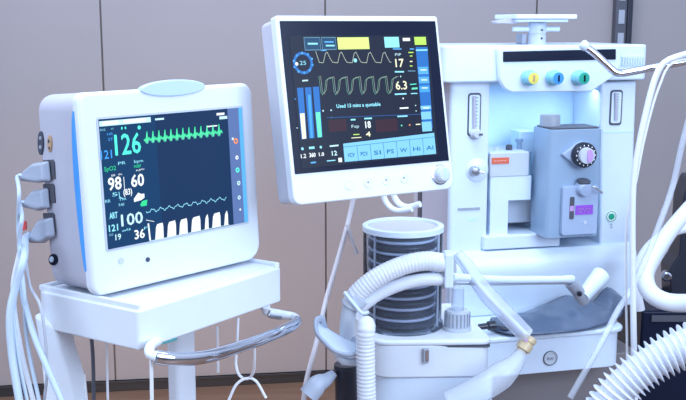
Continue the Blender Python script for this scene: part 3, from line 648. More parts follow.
c = FM.px(550, 358, -.19); mb = MB(); mb.lathe([(.0185, -.002), (.0185, .002), (.0155, .004), (.014, .001), (.0002, .001)], c, (0, -1, 0), 32); so = mb.obj('round_socket', 'lgrey', dr)
mb = MB(); mb.lathe([(.0195, -.001), (.0195, .003), (.018, .0035), (.018, -.001)], c, (0, -1, 0), 32); mb.obj('socket_ring', 'dgrey', so)
for dx in (-.005, .005): mb = MB(); mb.lathe([(.0032, 0), (.0032, .005), (.0002, .0052)], c + V((dx, 0, 0)), (0, -1, 0), 14); mb.obj('pin', 'grey', so)
mb = MB(); mb.box((xa + .02, -.10, .10), (xb - .02, .2, zd + .002)); cab = mb.obj('cabinet', mat('cabinet_taupe', (.20, .18, .19), .5), MA, bevel=.004)
mb = MB()
for i in range(1, 4): mb.box((xa + .03, -.104, .10 + i * .16), (xb - .03, -.098, .104 + i * .16))
mb.obj('drawer_gap', 'dgrey', cab)
for sx in (xa + .06, xb - .06):
    for y in (-.06, .14): mb = MB(); mb.lathe([(.01, -.015), (.05, -.015), (.05, .015), (.01, .015)], (sx, y, .05), (1, 0, 0), 20); mb.obj('caster', 'dgrey', MA)
# arm that carries the ventilator display
pB = FM.loc(FB.m @ V((0, .053, .01))); mb = MB(); mb.tube([pB, FM.loc(FB.m @ V((0, .12, .02))), V((FM.px(446, 70, .1).x - .03, .12, pB.z + .02)), V((FM.px(446, 70, .1).x + .02, .13, pB.z + .02))], .018, 16, .02)
mb.obj('display_arm', 'lgrey', MA)

# vaporizer
a = FM.px(556, 150, .03); b = FM.px(590, 232, .03); mb = MB(); mb.box((a.x, .027, b.z), (b.x, .16, a.z)); mb.obj('mounting_block', 'bay', MA)
dv = -.075
v0 = FM.px(550, 130, dv); v1 = FM.px(598, 236, dv)
FV = Frame(FM.m @ V(((v0.x + v1.x) / 2, dv, v1.z)), 14)
VP = thing('vaporizer', 'grey-blue anaesthetic vaporizer with black and purple dial in the machine bay', 'vaporizer', FV)
def vp(x, y, d=0): return FV.px(x, y, d)
hw = (v1.x - v0.x) / 2; vh = v0.z - v1.z
mb = MB(); mb.slab(rpoly([(-hw, 0), (hw, 0), (hw, .10), (-hw, .10)], [.016, .012, 0, 0], 6), 0, vh); body = mb.obj('body', 'vap', VP, bevel=.002)
mb = MB(); mb.slab(rpoly([(-hw + .004, .004), (hw - .006, .004), (hw - .006, .095), (-hw + .004, .095)], .01, 4), vh, vh + .004); mb.obj('top_plate', 'dgrey', VP, bevel=.001)
mb = MB(); mb.lathe([(.027, 0), (.027, .03), (.024, .034), (.0002, .034)], (-hw + .032, .068, vh), n=28); tk = mb.obj('top_knob', 'grey', VP)
c = vp(580.5, 154, 0)
mb = MB(); P = [(c.x + .034 * math.cos(a), c.z + .034 * math.sin(a)) for a in [math.radians(k) for k in range(-140, 141, 10)]] + [(c.x - .058, c.z + .002)]
mb.prism(rpoly(P, .004, 2), -.012, .001); mb.obj('dial_collar', 'vap2', VP, bevel=.003)
mb = MB(); mb.lathe([(.033, .010), (.033, .026), (.030, .030), (.0002, .030)], c, (0, -1, 0), 44); dl = mb.obj('dial', 'dark', VP)
mb = MB()
for i in range(14):
    a = 2 * PI * i / 14; q_ = c + V((.0262 * math.cos(a), -.0302, .0262 * math.sin(a))); mb.box(q_ - V((.0012, .0005, .0018)), q_ + V((.0012, .0005, .0018)))
mb.obj('dial_print', 'wprint', dl)
mb = MB(); mb.lathe([(.0215, .030), (.0205, .040), (.0002, .041)], c, (0, -1, 0), 36); dk = mb.obj('dial_knob', 'lgrey', dl)
mb = MB(); mb.prism(rpoly([(c.x - .001, c.z - .017), (c.x + .009, c.z - .016), (c.x + .016, c.z), (c.x + .009, c.z + .016), (c.x - .001, c.z + .017), (c.x - .003, c.z)], .004, 3), -.044, -.038)
tag(mb.obj('dial_grip', 'lavender', dk, bevel=.001), 'purple grip')
a = vp(561.5, 186, 0); b = vp(594.5, 233, 0); mb = MB(); mb.prism(rrect(a.x, b.z, b.x, a.z, .007), -.012, .001); pn = mb.obj('filler_plate', 'vap2', VP, bevel=.002)
a = vp(575.5, 205.5, -.012); b = vp(592.5, 214, -.012); mb = MB(); mb.box((a.x, -.0135, b.z), (b.x, -.0115, a.z)); lb_ = mb.obj('label', 'purple', pn)
mbd = MB(); mbd.flat = True; DV = Disp(FV, -.0137, mbd); DV.text(577.5, 212.8, 590.5, 4.4, 'SEVO', M['lavender'], 1, bold=.0002); mbd.obj('label_print', 'lavender', pn)
a = vp(570, 197, -.012); b = vp(573.5, 219, -.012); mb = MB(); mb.prism(rrect(a.x, b.z, b.x, a.z, .003), -.0135, -.011); mb.obj('level_window', 'dgrey', pn)
a = vp(570, 206, -.0135); b = vp(573.5, 211, -.0135); mb = MB(); mb.box((a.x, -.0142, b.z), (b.x, -.013, a.z)); mb.obj('level_mark', 'lavender', pn)
c = vp(585, 222.5, -.012); mb = MB(); mb.lathe([(.005, 0), (.005, .0015), (.0002, .0016)], c, (0, -1, 0), 16); mb.obj('screw', 'lgrey', pn)
c = vp(581, 187, 0); mb = MB(); mb.lathe([(.018, -.001), (.019, .012), (.019, .024), (.015, .03), (.0002, .031)], c, (0, -1, -.15), 28); fc = mb.obj('filler_cap', 'vap2', VP)
mb = MB(); mb.lathe([(.017, 0), (.017, .006), (.0002, .009)], c + V((0, -.014, .014)), (0, -.3, 1), 24); mb.obj('cap_top', 'dgrey', fc)
mb = MB(); mb.tube([c + V((.010, -.024, .004)), vp(594, 187, -.03), vp(599, 190.5, -.03), vp(602.5, 193, -.03)], .0028, 8, .004); mb.obj('wire_loop', 'steel', fc)

# mount on top of the machine head
zh = FM.px(546, 45, -.03).z
cm = FM.px(536.5, 40, .06); FS = Frame(FM.m @ V((cm.x, .06, zh)), 14)
S = thing('swivel_mount', 'silver swivel mount with a flat plate on top of the machine head', 'mount', FS)
def sp(x, y, d=0): return FS.px(x, y, d)
r0 = (sp(545, 30).x - sp(528, 30).x) / 2; zc0 = sp(536, 22.5).z
mb = MB(); mb.lathe([(r0 * 1.06, 0), (r0 * 1.06, .004), (r0, .006), (r0, .024), (r0 * .93, .025), (r0 * .93, .028), (r0, .029), (r0, zc0 - .002), (r0 * .95, zc0), (.0002, zc0)], (0, 0, 0), n=32); st = mb.obj('stem', 'lgrey', S)
for dz in (.016, .038): mb = MB(); mb.lathe([(.003, 0), (.003, .003), (.0002, .0032)], (.003, -r0 + .001, dz), (0, -1, 0), 12); mb.obj('screw', 'dgrey', st)
for a_, b_ in ((513, 528.5), (544.5, 559)):
    p1, p2 = sp(a_, 29), sp(b_, 29); mb = MB(); mb.cyl((p1.x, 0, p1.z), (p2.x, 0, p2.z), .0065, 18); mb.obj('clamp_handle', 'mach', S)
mb = MB(); p1 = sp(528, 24); mb.box((-.014, -.02, zc0 - .001), (.014, .02, zc0 + .010)); mb.obj('neck', 'dgrey', S, bevel=.002)
a = sp(517, 13, -.06); b = sp(577.5, 17, -.06); zp = zc0 + .009
mb = MB(); mb.box((a.x, -.06, zp), (b.x, .09, zp + .012)); mb.box((a.x + .006, -.05, zp - .008), (b.x - .02, .08, zp)); mb.obj('plate', 'mach', S, bevel=.003)
mb = MB(); p1 = sp(493, 21, -.02); mb.prism(rpoly([(p1.x, p1.z - .001), (p1.x + .01, p1.z - .006), (a.x + .01, zp - .012), (a.x + .04, zp - .004), (a.x + .01, zp + .004)], .003, 2), -.03, .0); mb.obj('side_arm', 'sidep', S, bevel=.002)
mb = MB(); p1 = sp(524, 37); mb.box((p1.x - .006, .0, 0), (p1.x + .008, .04, .028)); mb.obj('side_block', 'grey', S, bevel=.003)

# ================================================================== BELLOWS UNIT
cB = W(402, 324, 2.28); zb0 = cB.z
FBE = Frame((cB.x, cB.y, 0), 10)
U = thing('bellows_unit', 'clear ribbed bellows canister on its white base at centre', 'breathing unit', FBE)
RB = .0925
ztop = W(402, 224, 2.28).z
mb = MB()
mb.lathe([(RB + .004, zb0), (RB + .004, zb0 + .008), (RB, zb0 + .012), (RB, ztop - .01), (RB - .004, ztop - .01), (RB - .004, zb0 + .008), (RB - .01, zb0)], (0, 0, 0), n=56); dome = mb.obj('clear_cylinder', 'clear', U)
mb = MB(); mb.lathe([(RB + .002, ztop - .014), (RB + .002, ztop - .002), (RB - .002, ztop), (RB - .011, ztop - .001), (RB - .011, ztop - .014)], (0, 0, 0), n=56); mb.obj('top_ring', 'mach', U)
mb = MB(); mb.lathe([(.0002, ztop - .009), (RB - .012, ztop - .009), (RB - .012, ztop - .006), (.03, ztop - .004), (.0002, ztop - .004)], (0, 0, 0), n=48); mb.obj('lid', 'lilac', U)
# folded rubber bellows inside
mb = MB(); prof = [(.0002, zb0 + .004)]; nf = 8; hgt = (ztop - .03 - zb0 - .004)
for i in range(nf):
    z = zb0 + .004 + hgt * i / nf; dz = hgt / nf; prof += [(.064, z), (.083, z + dz * .35), (.084, z + dz * .5), (.083, z + dz * .65), (.064, z + dz * .98)]
prof.append((.0002, ztop - .028)); mb.lathe(prof, (0, 0, 0), n=56); be = mb.obj('bellows', 'dark', U)
for i in range(nf):
    z = zb0 + .004 + hgt * (i + .97) / nf; mb = MB(); mb.lathe([(.060, z - .003), (.076, z - .003), (.078, z), (.076, z + .003), (.060, z + .003)], (0, 0, 0), n=48); mb.obj('fold_ring', 'lilac' if i < 4 else 'lgrey', be)  # upper rings paler: glossy reflections put into their colour
# inner guide rod
for a_ in (-150, -35, 60): 
    x, y = math.cos(math.radians(a_)) * (RB - .005), math.sin(math.radians(a_)) * (RB - .005); mb = MB(); mb.cyl((x, y, zb0 + .006), (x, y, ztop - .012), .0028, 8); mb.obj('guide_rod', 'lgrey', U)
# base body
def up(x, y, Y): return FBE.at(x, y, Y)
zt_ = zb0 - .0; bl = up(372, 345, 2.15); br = up(491, 345, 2.18)
P = rpoly([(bl.x, bl.y - .0), (br.x, br.y - .02), (br.x, .16), (bl.x, .16)], [.05, .03, .03, .05], 8)
zlow = up(430, 347, 2.15).z; zl2 = up(430, 379, 2.15).z
mb = MB(); mb.slab(P, zlow, zt_); mb.obj('base_cover', 'warm', U, bevel=.010, seg=4)
P2 = rpoly([(bl.x + .004, bl.y + .003), (br.x - .004, br.y - .015), (br.x - .004, .16), (bl.x + .004, .16)], [.05, .03, .03, .05], 8)
mb = MB(); mb.slab(P2, zl2, zlow + .001); ft = mb.obj('base_body', 'warm', U, bevel=.004, seg=3)
mb = MB(); P3 = rpoly([(bl.x + .07, bl.y - .0015), (br.x - .006, br.y - .019), (br.x - .006, 0), (bl.x + .07, 0)], .01, 3); mb.slab(P3, zlow - .0045, zlow + .0005); mb.obj('gap_strip', 'dgrey', U)
P4 = rpoly([(bl.x + .012, bl.y + .014), (br.x + .01, br.y - .01), (br.x + .01, .16), (bl.x + .012, .16)], [.05, .03, .03, .05], 8)
mb = MB(); mb.slab(P4, zl2 - .08, zl2 - .002); mb.obj('lower_body', 'mach', U, bevel=.006)
c = up(427.5, 356, 2.14); c = V((c.x, bl.y + (br.y - .02 - bl.y) * (c.x - bl.x) / (br.x - bl.x) - .001, c.z)); mb = MB(); mb.prism(rrect(c.x - .0065, c.z - .022, c.x + .0065, c.z + .012, [.006, .006, .001, .001]), c.y - .004, c.y + .01); la = mb.obj('latch', 'grey', U, bevel=.001)
mb = MB(); mb.prism(rrect(c.x - .002, c.z - .016, c.x + .005, c.z + .010, .002), c.y - .0055, c.y); mb.obj('latch_tab', 'chrome', la)
mb = MB(); mb.box((bl.x + .05, -.05, .05), (br.x - .05, .12, zl2 - .07)); mb.obj('pedestal', 'lgrey', U, bevel=.004)
# ribbed port on the base
c = up(457, 336, 2.24); mb = MB()
prof = [(.034, -.002), (.034, .004)] 
mb.lathe([(.033, 0), (.033, .006), (.0285, .008), (.0285, .042), (.026, .046), (.0002, .046)], (c.x, c.y, zt_), n=36); po = mb.obj('port', 'lgrey', U)
mb = MB()
for i in range(20):
    a_ = 2 * PI * i / 20; x, y = c.x + .0285 * math.cos(a_), c.y + .0285 * math.sin(a_); mb.cyl((x, y, zt_ + .01), (x, y, zt_ + .042), .0018, 6)
mb.obj('port_rib', 'grey', po)
mb = MB(); mb.cyl((c.x, c.y, zt_ + .045), (c.x, c.y, zt_ + .10), .015, 28, r2=.014); mb.obj('port_tube', 'tube', po)

# ================================================================== BREATHING CIRCUIT
mb = MB(); mb.tube([W(*p) for p in ((444, 263, 2.10), (425, 261, 2.09), (403, 265.5, 2.08), (378, 277, 2.07), (358, 293, 2.07), (350, 306, 2.08))], .02, 20, .0016, rf=corr(.0208, .0075, .03))
solo('breathing_hose', mb, 'hose', 'upper white corrugated hose arching across the front of the bellows canister', 'hose')
mb = MB(); mb.tube([W(*p) for p in ((444, 279, 2.10), (420, 280, 2.095), (398, 285.5, 2.09), (379, 294, 2.085), (366, 303, 2.08), (359, 309, 2.08))], .0135, 18, .0025, rf=lambda s, t: .0138 * (1 + .012 * math.sin(2 * PI * s / .009)))
solo('breathing_hose', mb, 'hose', 'lower smoother white hose tucked under the corrugated arch by the canister', 'hose')
mb = MB(); mb.tube([W(*p) for p in ((367, 319, 2.02), (366, 328, 2.00), (365.5, 345, 2.00), (366, 375, 2.00), (367, 412, 2.00))], .019, 20, .0018, rf=lambda s, t: (.0195 * min(1, .35 + (s / .018) ** .5 * .65)) * (1 + .035 * math.sin(2 * PI * s / .0085)))
solo('breathing_hose', mb, 'hose', 'upright ribbed white hose with rounded top at the left end of the base', 'hose')
# connector and horizontal tube
t = thing('breathing_connector', 'white horizontal tube joining the hose ends to the grey bag elbow', 'connector', base=W(448, 285, 2.10))
Bs = W(448, 285, 2.10)
def cp(x, y, Y): return W(x, y, Y) - Bs
mb = MB(); a, b = cp(448.5, 252, 2.10), cp(448.5, 286, 2.10); mb.box((a.x - .0095, a.y - .022, b.z), (a.x + .0095, a.y + .022, a.z)); mb.obj('clamp_block', 'mach', t, bevel=.004, seg=3)
mb = MB(); mb.box((a.x - .0125, a.y - .012, b.z - .004), (a.x - .0085, a.y + .012, b.z + .045)); mb.obj('clamp_edge', 'grey', t, bevel=.001)
mb = MB(); mb.tube([cp(452, 277, 2.10), cp(500, 279.5, 2.18), cp(540, 279.5, 2.26), cp(572, 279, 2.33)], .0085, 18, .01, rf=lambda s, t_: .0098 if s < .02 or s > t_ - .03 else .0085); mb.obj('tube', 'mach', t)
mb = MB(); mb.tube([cp(452, 283.7, 2.105), cp(500, 284.5, 2.185), cp(540, 283.8, 2.265), cp(570, 283.5, 2.335)], .0024, 10, .01); mb.obj('sensing_line', 'grey', t)
mb = MB(); mb.tube([cp(570, 282, 2.33), cp(577, 290, 2.345), cp(584, 301, 2.36)], .0155, 20, .004); eb = mb.obj('elbow', 'grey', t)
mb = MB(); mb.cyl(cp(580, 293, 2.325), cp(579.4, 294.5, 2.32), .006, 14); mb.obj('elbow_port', 'dark', eb)
mb = MB(); mb.tube([cp(583, 297, 2.35), cp(591, 287, 2.37), cp(601, 275, 2.40)], .021, 20, .004, rf=lambda s, t_: .017 + .006 * s / t_); mb.obj('mask_arm', 'mach', t)
# translucent sampling tube with brass end
Bs = W(525, 350, 2.12)
t = thing('clear_tube', 'translucent tube slanting down to a brass fitting in front of the worktop', 'tube', base=Bs)
mb = MB(); mb.tube([cp(457, 254, 2.16), cp(470, 270, 2.14), (cp(486, 293, 2.12)), cp(505, 313, 2.12), cp(526, 335, 2.12)], .018, 22, .004, rf=lambda s, t_: .0135 + .0055 * min(1, s / .12)); mb.obj('sleeve', 'tube', t)
mb = MB(); mb.tube([cp(458, 256, 2.16), cp(486, 294, 2.12), cp(526, 335, 2.12)], .0062, 12, .01); mb.obj('inner_tube', 'hose', t)
mb = MB(); a, b = cp(531, 336.5, 2.12), cp(521, 352, 2.11); ax = b - a; L_ = ax.length
mb.lathe([(.013, 0), (.017, .003), (.017, L_ * .3), (.0145, L_ * .34), (.0145, L_ * .42), (.0175, L_ * .46), (.0175, L_ * .82), (.012, L_ * .9), (.012, L_)], a, ax, 24); mb.obj('fitting', 'brass', t)
mb = MB(); mb.tube([cp(522, 351, 2.11), cp(514, 364, 2.10), cp(499, 377, 2.09), cp(478, 390, 2.08), cp(450, 404, 2.08)], .014, 18, .006, rf=lambda s, t_: .012 + .018 * min(1, s / .07)); mb.obj('lower_tube', 'tube', t)
mb = MB(); c_ = cp(526, 340, 2.10); mb.lathe([(.003, 0), (.003, .003), (.0002, .0035)], c_, (0, -1, 0), 10); mb.obj('clip', 'lavender', t)

# hose bracket at lower left of the bellows
Bs = W(345, 360, 2.06)
t = thing('hose_bracket', 'grey plastic hose bracket with a looped arm left of the white base', 'bracket', base=Bs)
mb = MB(); mb.tube([cp(360, 296, 2.07), cp(351, 306, 2.07), cp(348, 318, 2.07), cp(347, 340, 2.07)], .02, 20, .004, rf=lambda s, t_: .0235 if s < .03 else .0165); cu = mb.obj('cup', 'lgrey', t)
mb = MB(); mb.tube([cp(344, 292, 2.05), cp(353, 303, 2.045), cp(362, 313, 2.04), cp(369, 312, 2.04)], .004, 10, .004); mb.obj('cup_rim', 'mach', cu)
lp = [(322, 318, 2.08), (316, 321, 2.06), (317, 333, 2.04), (325, 343, 2.02), (336, 352, 2.01), (352, 355, 2.01), (358, 350, 2.02), (357, 341, 2.05), (345, 339, 2.07), (331, 336, 2.09), (324, 326, 2.09), (322, 318, 2.08)]
mb = MB(); mb.tube([cp(*p) for p in lp], .0048, 12, .004, squash=1.5); mb.obj('loop_arm', 'plug', t)
mb = MB(); pts = [cp(*p) for p in lp[1:-1]]; n = len(pts); mb.add([p + V((0, 0, .0)) for p in pts] + [p - V((0, 0, .008)) for p in pts], [tuple(range(n)), tuple(range(2 * n - 1, n - 1, -1))] + [(i, (i + 1) % n, (i + 1) % n + n, i + n) for i in range(n)]); mb.obj('web', 'mach', t)
mb = MB(); mb.tube([cp(337, 355, 2.03), cp(345, 361, 2.03), cp(357, 362, 2.03)], .009, 12, .004); mb.obj('foot', 'lgrey', t)
mb = MB(); a = cp(346, 364, 2.07); b = cp(347, 420, 2.07); mb.lathe([(.026, 0), (.027, .008), (.025, .01), (.025, .14), (.0002, .14)], a, b - a, 28); mb.obj('grip', 'dark', t)
mb = MB(); mb.cyl(a, V((a.x, a.y, -Bs.z)), .012, 14); mb.cyl(a * 1 + V((0, 0, -.3)), V((a.x, a.y, -Bs.z)), .02, 14); mb.cyl(V((a.x, a.y, -Bs.z)), V((a.x, a.y, -Bs.z + .02)), .12, 30); mb.obj('stand_pole', 'steel', t)
mb = MB(); mb.tube([W(*p) for p in ((334, 373, 2.05), (326, 380, 2.04), (318, 384, 2.03), (308, 396, 2.02))], .016, 16, .005, rf=lambda s, t_: .009 + .013 * min(1, s / .05))
solo('tube_end', mb, 'plug', 'grey-blue tube end poking out left of the black grip', 'tube')
# thin pinkish tube
mb = MB(); mb.tube([W(*p) for p in ((354, 195, 2.35), (350, 214, 2.35), (346, 230, 2.34), (337, 262, 2.32), (326, 300, 2.28), (317, 340, 2.2), (307, 378, 2.15), (303, 405, 2.14))], .0058, 12, .01)
mb.tube([W(*p) for p in ((347, 224, 2.34), (351, 238, 2.34), (357, 254, 2.34))], .0045, 10, .01)
solo('forked_tube', mb, 'pinkhose', 'thin pinkish tube forking below the ventilator display, hanging to the floor', 'tube')
for k, (pp, lab) in enumerate(((((381, 186, 2.5), (385, 200, 2.5), (391, 208, 2.49), (399, 211, 2.47), (412, 209, 2.45)), 'outer of two curled white tubes peeking below the ventilator display'),
                               (((391, 184, 2.5), (395, 198, 2.5), (401, 205, 2.49), (409, 207, 2.47), (420, 204, 2.45)), 'inner of two curled white tubes peeking below the ventilator display'))):
    mb = MB(); mb.tube([W(*p) for p in pp], .008, 12, .005); solo('curled_tube', mb, 'hose', lab, 'tube')

# ================================================================== BREATHING BAG
def bagmesh():
    "limp bag: closed lumpy outline lofted around a flattened core, lying on the worktop"
    out = [(487, 327), (497, 319.5), (509, 317), (525, 312), (546, 303.5), (566, 295), (580, 299), (593, 301), (600, 293), (607, 287), (615, 290.5), (621, 297), (624, 309), (620, 318), (604, 324.5), (585, 330), (562, 333), (535, 335), (512, 335), (498, 331.5)]
    # worktop point beneath each outline pixel, lifted where the bag leans on the apron
    P = []
    for x, y in out:
        h = H(x, y, zw + .008); yl = FM.loc(h)
        if yl.y > -.045: q_ = FM.px(x, y, -.045); P.append(q_)
        else: P.append(yl)
    return P
P = bagmesh(); P = smooth(P + [P[0]], .012)[:-1]
cN = V((sum(p.x for p in P) / len(P), -.10, zw + .03)); mb = MB(); rings = 9; vs = []; fs = []; n = len(P)
rnd = random.Random(7)
sL = FM.px(500, 326, -.13); sR = FM.px(610, 308, -.10)
def spine(p):
    t_ = min(1, max(0, (p.x - sL.x) / (sR.x - sL.x))); s_ = sL.lerp(sR, t_); return V((p.x * .75 + s_.x * .25, s_.y, max(s_.z, zw + .035) - .01))
for side in (1, -1):
    for j in range(rings):
        k = j / (rings - 1)
        for p in P:
            c_ = spine(p); q_ = p.lerp(c_, k)
            lump = .4 + .8 * math.sin(q_.x * 34 - q_.z * 30) * math.sin(q_.x * 62 + q_.z * 30) * math.cos(q_.x * 27 - q_.y * 40)
            bulge = math.sin(k * PI * .5) * (.010 + .013 * lump)
            off = V((0, -.55, 1)).normalized() * bulge
            if side > 0: q_ = q_ + off
            else: q_ = V((q_.x, q_.y, max(q_.z - bulge * .6, zw + .001)))
            q_.z = max(q_.z, zw + .001); vs.append(q_)
for s_ in (0, 1):
    o2 = s_ * rings * n
    for j in range(rings - 1):
        for i in range(n):
            a_ = (o2 + j * n + i, o2 + j * n + (i + 1) % n, o2 + (j + 1) * n + (i + 1) % n, o2 + (j + 1) * n + i); fs.append(a_ if s_ == 0 else a_[::-1])
mb.add(vs, fs)
BAGB = FM.m @ V((cN.x, -.12, zw)); 
t = thing('breathing_bag', 'limp dark grey breathing bag lying crumpled on the white worktop', 'bag', base=BAGB)
mb.v = [(FM.m @ v) - BAGB for v in mb.v]
bg = mb.obj('pouch', 'bag', t, sharp=70)
bm = bmesh.new(); bm.from_mesh(bg.data); bmesh.ops.remove_doubles(bm, verts=bm.verts, dist=.0008); bmesh.ops.recalc_face_normals(bm, faces=bm.faces); bm.to_mesh(bg.data); bm.free()
mb = MB(); q0, q1, q2 = [FM.m @ FM.px(x, y, -.17) - BAGB for x, y in ((495, 325), (487, 326), (479, 327))]; mb.tube([q0, q1, q2], .009, 14, .003, rf=lambda s, t_: .012 if s < .02 else .008); tag(mb.obj('neck', 'dark', t), 'black neck')
mb = MB(); mb.tube([FM.m @ FM.px(x, y, -.185) - BAGB for x, y in ((498, 326), (505, 328.5), (512, 330), (521, 331))], .006, 12, .003, squash=.7, rf=lambda s, t_: .0015 + .0065 * math.sin(PI * s / t_) ** .7); tag(mb.obj('fold_shade', 'dark', t), 'shade inside a fold, put in as a dark piece')  # dark tube standing in for the shade inside the fold

# ================================================================== RIGHT SIDE: hook arm, lines, hoses
AY = 2.25
bp_ = W(740, 52, AY); t = thing('hose_support_arm', 'bent white hook arm crossing the front of the machine head from the right', 'support arm', base=V((bp_.x, bp_.y, 0)))
Bs = V((bp_.x, bp_.y, 0))
mb = MB(); mb.tube([cp(586, 47, AY), cp(594, 53, AY), cp(606, 64, AY), cp(613, 70.5, AY), cp(618, 73, AY), cp(625, 72.8, AY), cp(640, 70, AY), cp(674, 63.5, AY), cp(738, 52, AY)], .0085, 14, .004); mb.obj('arm', 'chrome', t)
mb = MB(); a = cp(586, 47, AY); mb.lathe([(.0002, -.004), (.008, -.004), (.011, 0), (.011, .010), (.008, .014), (.0002, .014)], a, V((-1, 0, .8)), 16); mb.obj('tip', 'mach', t)
mb = MB(); mb.cyl((0, 0, .02), (0, 0, bp_.z + .1), .013, 18); mb.obj('pole', 'chrome', t)
mb = MB(); mb.lathe([(.22, 0), (.22, .02), (.03, .05), (.0002, .05)], (0, 0, 0), n=32); mb.obj('base', 'lgrey', t)
LY = 2.2
cord([(700, 50, 2.27), (676, 57, LY), (664, 63, LY), (656, 76, LY), (649, 100, LY), (640, 140, LY), (634, 178, LY), (632.5, 220, LY), (633, 290, LY), (634, 350, LY), (635, 405, LY)], .0070, 'thick white line hanging straight down in front of the right column', m='hose', name='white_line', cat='line', n=12)
cord([(700, 60, 2.27), (680, 60, 2.22), (668, 67, 2.22), (661, 82, 2.22), (653, 105, 2.22), (643, 145, 2.22), (636, 182, 2.22), (627, 220, 2.22), (626, 290, 2.22), (627, 345, 2.22), (627, 405, 2.22)], .0028, 'thin white line hanging close beside the thick white one', m='cord', name='white_line', cat='line', n=10)
cord([(695, 95, 2.3), (682, 145, 2.3), (673, 185, 2.3), (661, 220, 2.28), (647, 256, 2.26), (632, 288, 2.25), (617, 312, 2.2), (600, 345, 2.15), (570, 398, 2.1)], .0068, 'translucent line slanting down across the worktop front at lower right', m=M['tube'], name='translucent_line', cat='line', n=12)
mb = MB(); mb.tube([W(*p) for p in ((700, 196, 2.55), (684, 214, 2.5), (668, 234, 2.46), (653, 257, 2.42), (645, 275, 2.4), (650, 292, 2.38), (668, 302, 2.36), (700, 303, 2.34))], .023, 18, .006, rf=lambda s, t_: .0175 + .005 * min(1, s / (t_ * .6)))
solo('looped_hose', mb, 'hose', 'wide smooth white hose looping at the right edge behind the white lines', 'hose')
mb = MB(); mb.tube([W(*p) for p in ((700, 225, 2.6), (672, 232, 2.58), (652, 244, 2.57), (640, 262, 2.56), (636, 285, 2.55), (640, 310, 2.55))], .013, 14, .006)
solo('looped_hose', mb, 'hose', 'narrow pale hose arching left behind the wide looping one at right', 'hose')
# dark box
k0 = W(641, 311, 2.72); k1 = W(700, 350, 2.72); t = thing('equipment_box', 'dark navy equipment box behind the ribbed hose at lower right', 'box', base=V(((k0.x + k1.x) / 2, 2.82, 0)))
cx = (k1.x - k0.x) / 2; mb = MB(); mb.box((-cx + .004, -.10, k1.z - .25), (cx + .05, .15, k0.z)); mb.obj('case', 'navy', t, bevel=.008)
mb = MB(); mb.box((-cx + .03, -.105, k0.z - .03), (cx, -.10, k0.z - .012)); mb.obj('vent', 'dgrey', t)
mb = MB(); mb.box((-cx + .03, -.06, 0), (cx + .02, .11, k1.z - .25)); mb.obj('pedestal', 'dgrey', t)
# black regulator at the right edge, standing on the box
k2 = W(668, 190, 2.82); k3 = W(700, 300, 2.82)
t = thing('regulator', 'black upright unit with chrome knob at the right edge', 'regulator', base=V((k2.x + .06, 2.84, k0.z)))
mb = MB(); mb.prism(rpoly([(-.035, 0), (.08, 0), (.08, k2.z - k0.z + .04), (.0, k2.z - k0.z + .04), (-.018, k2.z - k0.z - .02), (-.02, .14), (-.045, .10)], .01, 3), -.03, .06); mb.obj('body', 'dark', t, bevel=.005)
mb = MB(); p_ = W(669, 277, 2.78) - V((k2.x + .06, 2.84, k0.z)); mb.lathe([(.014, 0), (.014, .03), (.01, .034), (.0002, .034)], p_ + V((0, .03, 0)), (-.2, -1, 0), 20); mb.obj('knob', 'chrome', t)
# big ribbed hose
mb = MB(); mb.tube([W(*p) for p in ((600, 420, 1.98), (613, 397, 1.98), (630, 379, 1.98), (650, 364, 1.98), (673, 351, 1.98), (699, 341, 1.98), (726, 336, 1.98))], .04, 30, .0012, rf=lambda s, t_: .033 + .013 * (.5 + .5 * math.cos(2 * PI * s / .0135)) ** 2.2)
solo('ribbed_hose', mb, 'hose', 'large deeply ribbed white hose curving across the bottom right corner', 'hose')

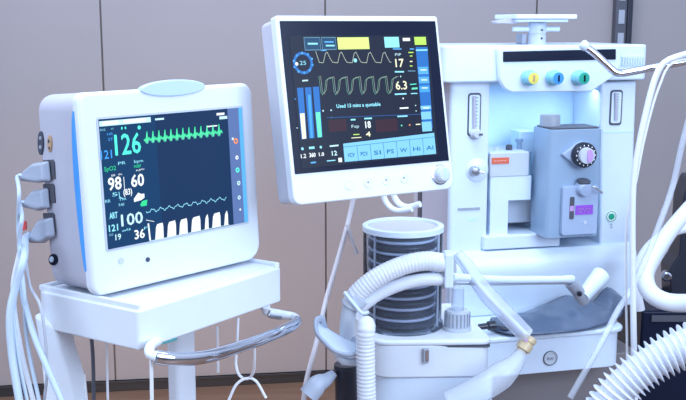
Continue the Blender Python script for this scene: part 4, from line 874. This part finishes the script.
# ================================================================== LIGHT
w = bpy.data.worlds.new('world'); sc.world = w; w.use_nodes = True; nt = w.node_tree; bg_ = nt.nodes['Background']
tc = nt.nodes.new('ShaderNodeTexCoord'); sp_ = nt.nodes.new('ShaderNodeSeparateXYZ'); cr = nt.nodes.new('ShaderNodeValToRGB')
mr = nt.nodes.new('ShaderNodeMapRange'); mr.inputs[1].default_value = -1; mr.inputs[2].default_value = 1
nt.links.new(tc.outputs['Generated'], sp_.inputs[0]); nt.links.new(sp_.outputs['Z'], mr.inputs[0]); nt.links.new(mr.outputs[0], cr.inputs[0]); nt.links.new(cr.outputs[0], bg_.inputs[0])
e = cr.color_ramp.elements; e[0].position = .40; e[0].color = (.05, .045, .055, 1); e[1].position = .75; e[1].color = (.62, .74, 1, 1)
e2 = cr.color_ramp.elements.new(.5); e2.color = (.36, .40, .54, 1)
bg_.inputs[1].default_value = .9
def area(name, loc_, tgt, sx, sy, p, c):
    l = bpy.data.lights.new(name, 'AREA'); l.shape = 'RECTANGLE'; l.size = sx; l.size_y = sy; l.energy = p; l.color = c
    o = bpy.data.objects.new(name, l); col.objects.link(o); o.location = loc_; o.rotation_euler = (V(tgt) - V(loc_)).to_track_quat('-Z', 'Y').to_euler(); return o
area('front_fill', (2.0, -.2, 2.3), (.1, 2.3, 1.1), 1.8, 1.6, 78, (.62, .78, 1))  # unseen broad fill added near the camera to soften shadows
area('left_fill', (-2.2, .6, 1.9), (.2, 2.5, 1.1), 1.4, 1.6, 27, (.66, .80, 1))  # unseen fill added from the left to lighten the monitor's flank
area('ceiling_light', (-.2, 1.9, 2.95), (-.1, 2.4, 0), 2.2, 1.0, 34, (.74, .86, 1))
area('wall_wash_fill', (.2, 3.3, 2.85), (.1, 4.4, 1.9), 4.4, .3, 25, (.50, .66, 1))  # unseen light added to tint the upper wall blue
area('bay_fill', tuple(FM.m @ V((0, .03, FM.px(546, 84, 0).z - .02))), tuple(FM.m @ V((0, .10, .9))), .5, .03, .42, (.62, .80, 1))  # added light under the head, brightens the bay
area('floor_bounce_fill', (-.4, 2.9, .25), (.0, 4.3, .75), 1.6, .3, 9, (1, .66, .42))  # added in place of warm light bounced off the floor
vs_ = sc.view_settings; vs_.view_transform = 'Standard'; vs_.look = 'None'; vs_.gamma = 1; vs_.use_curve_mapping = False; vs_.exposure = 0.33
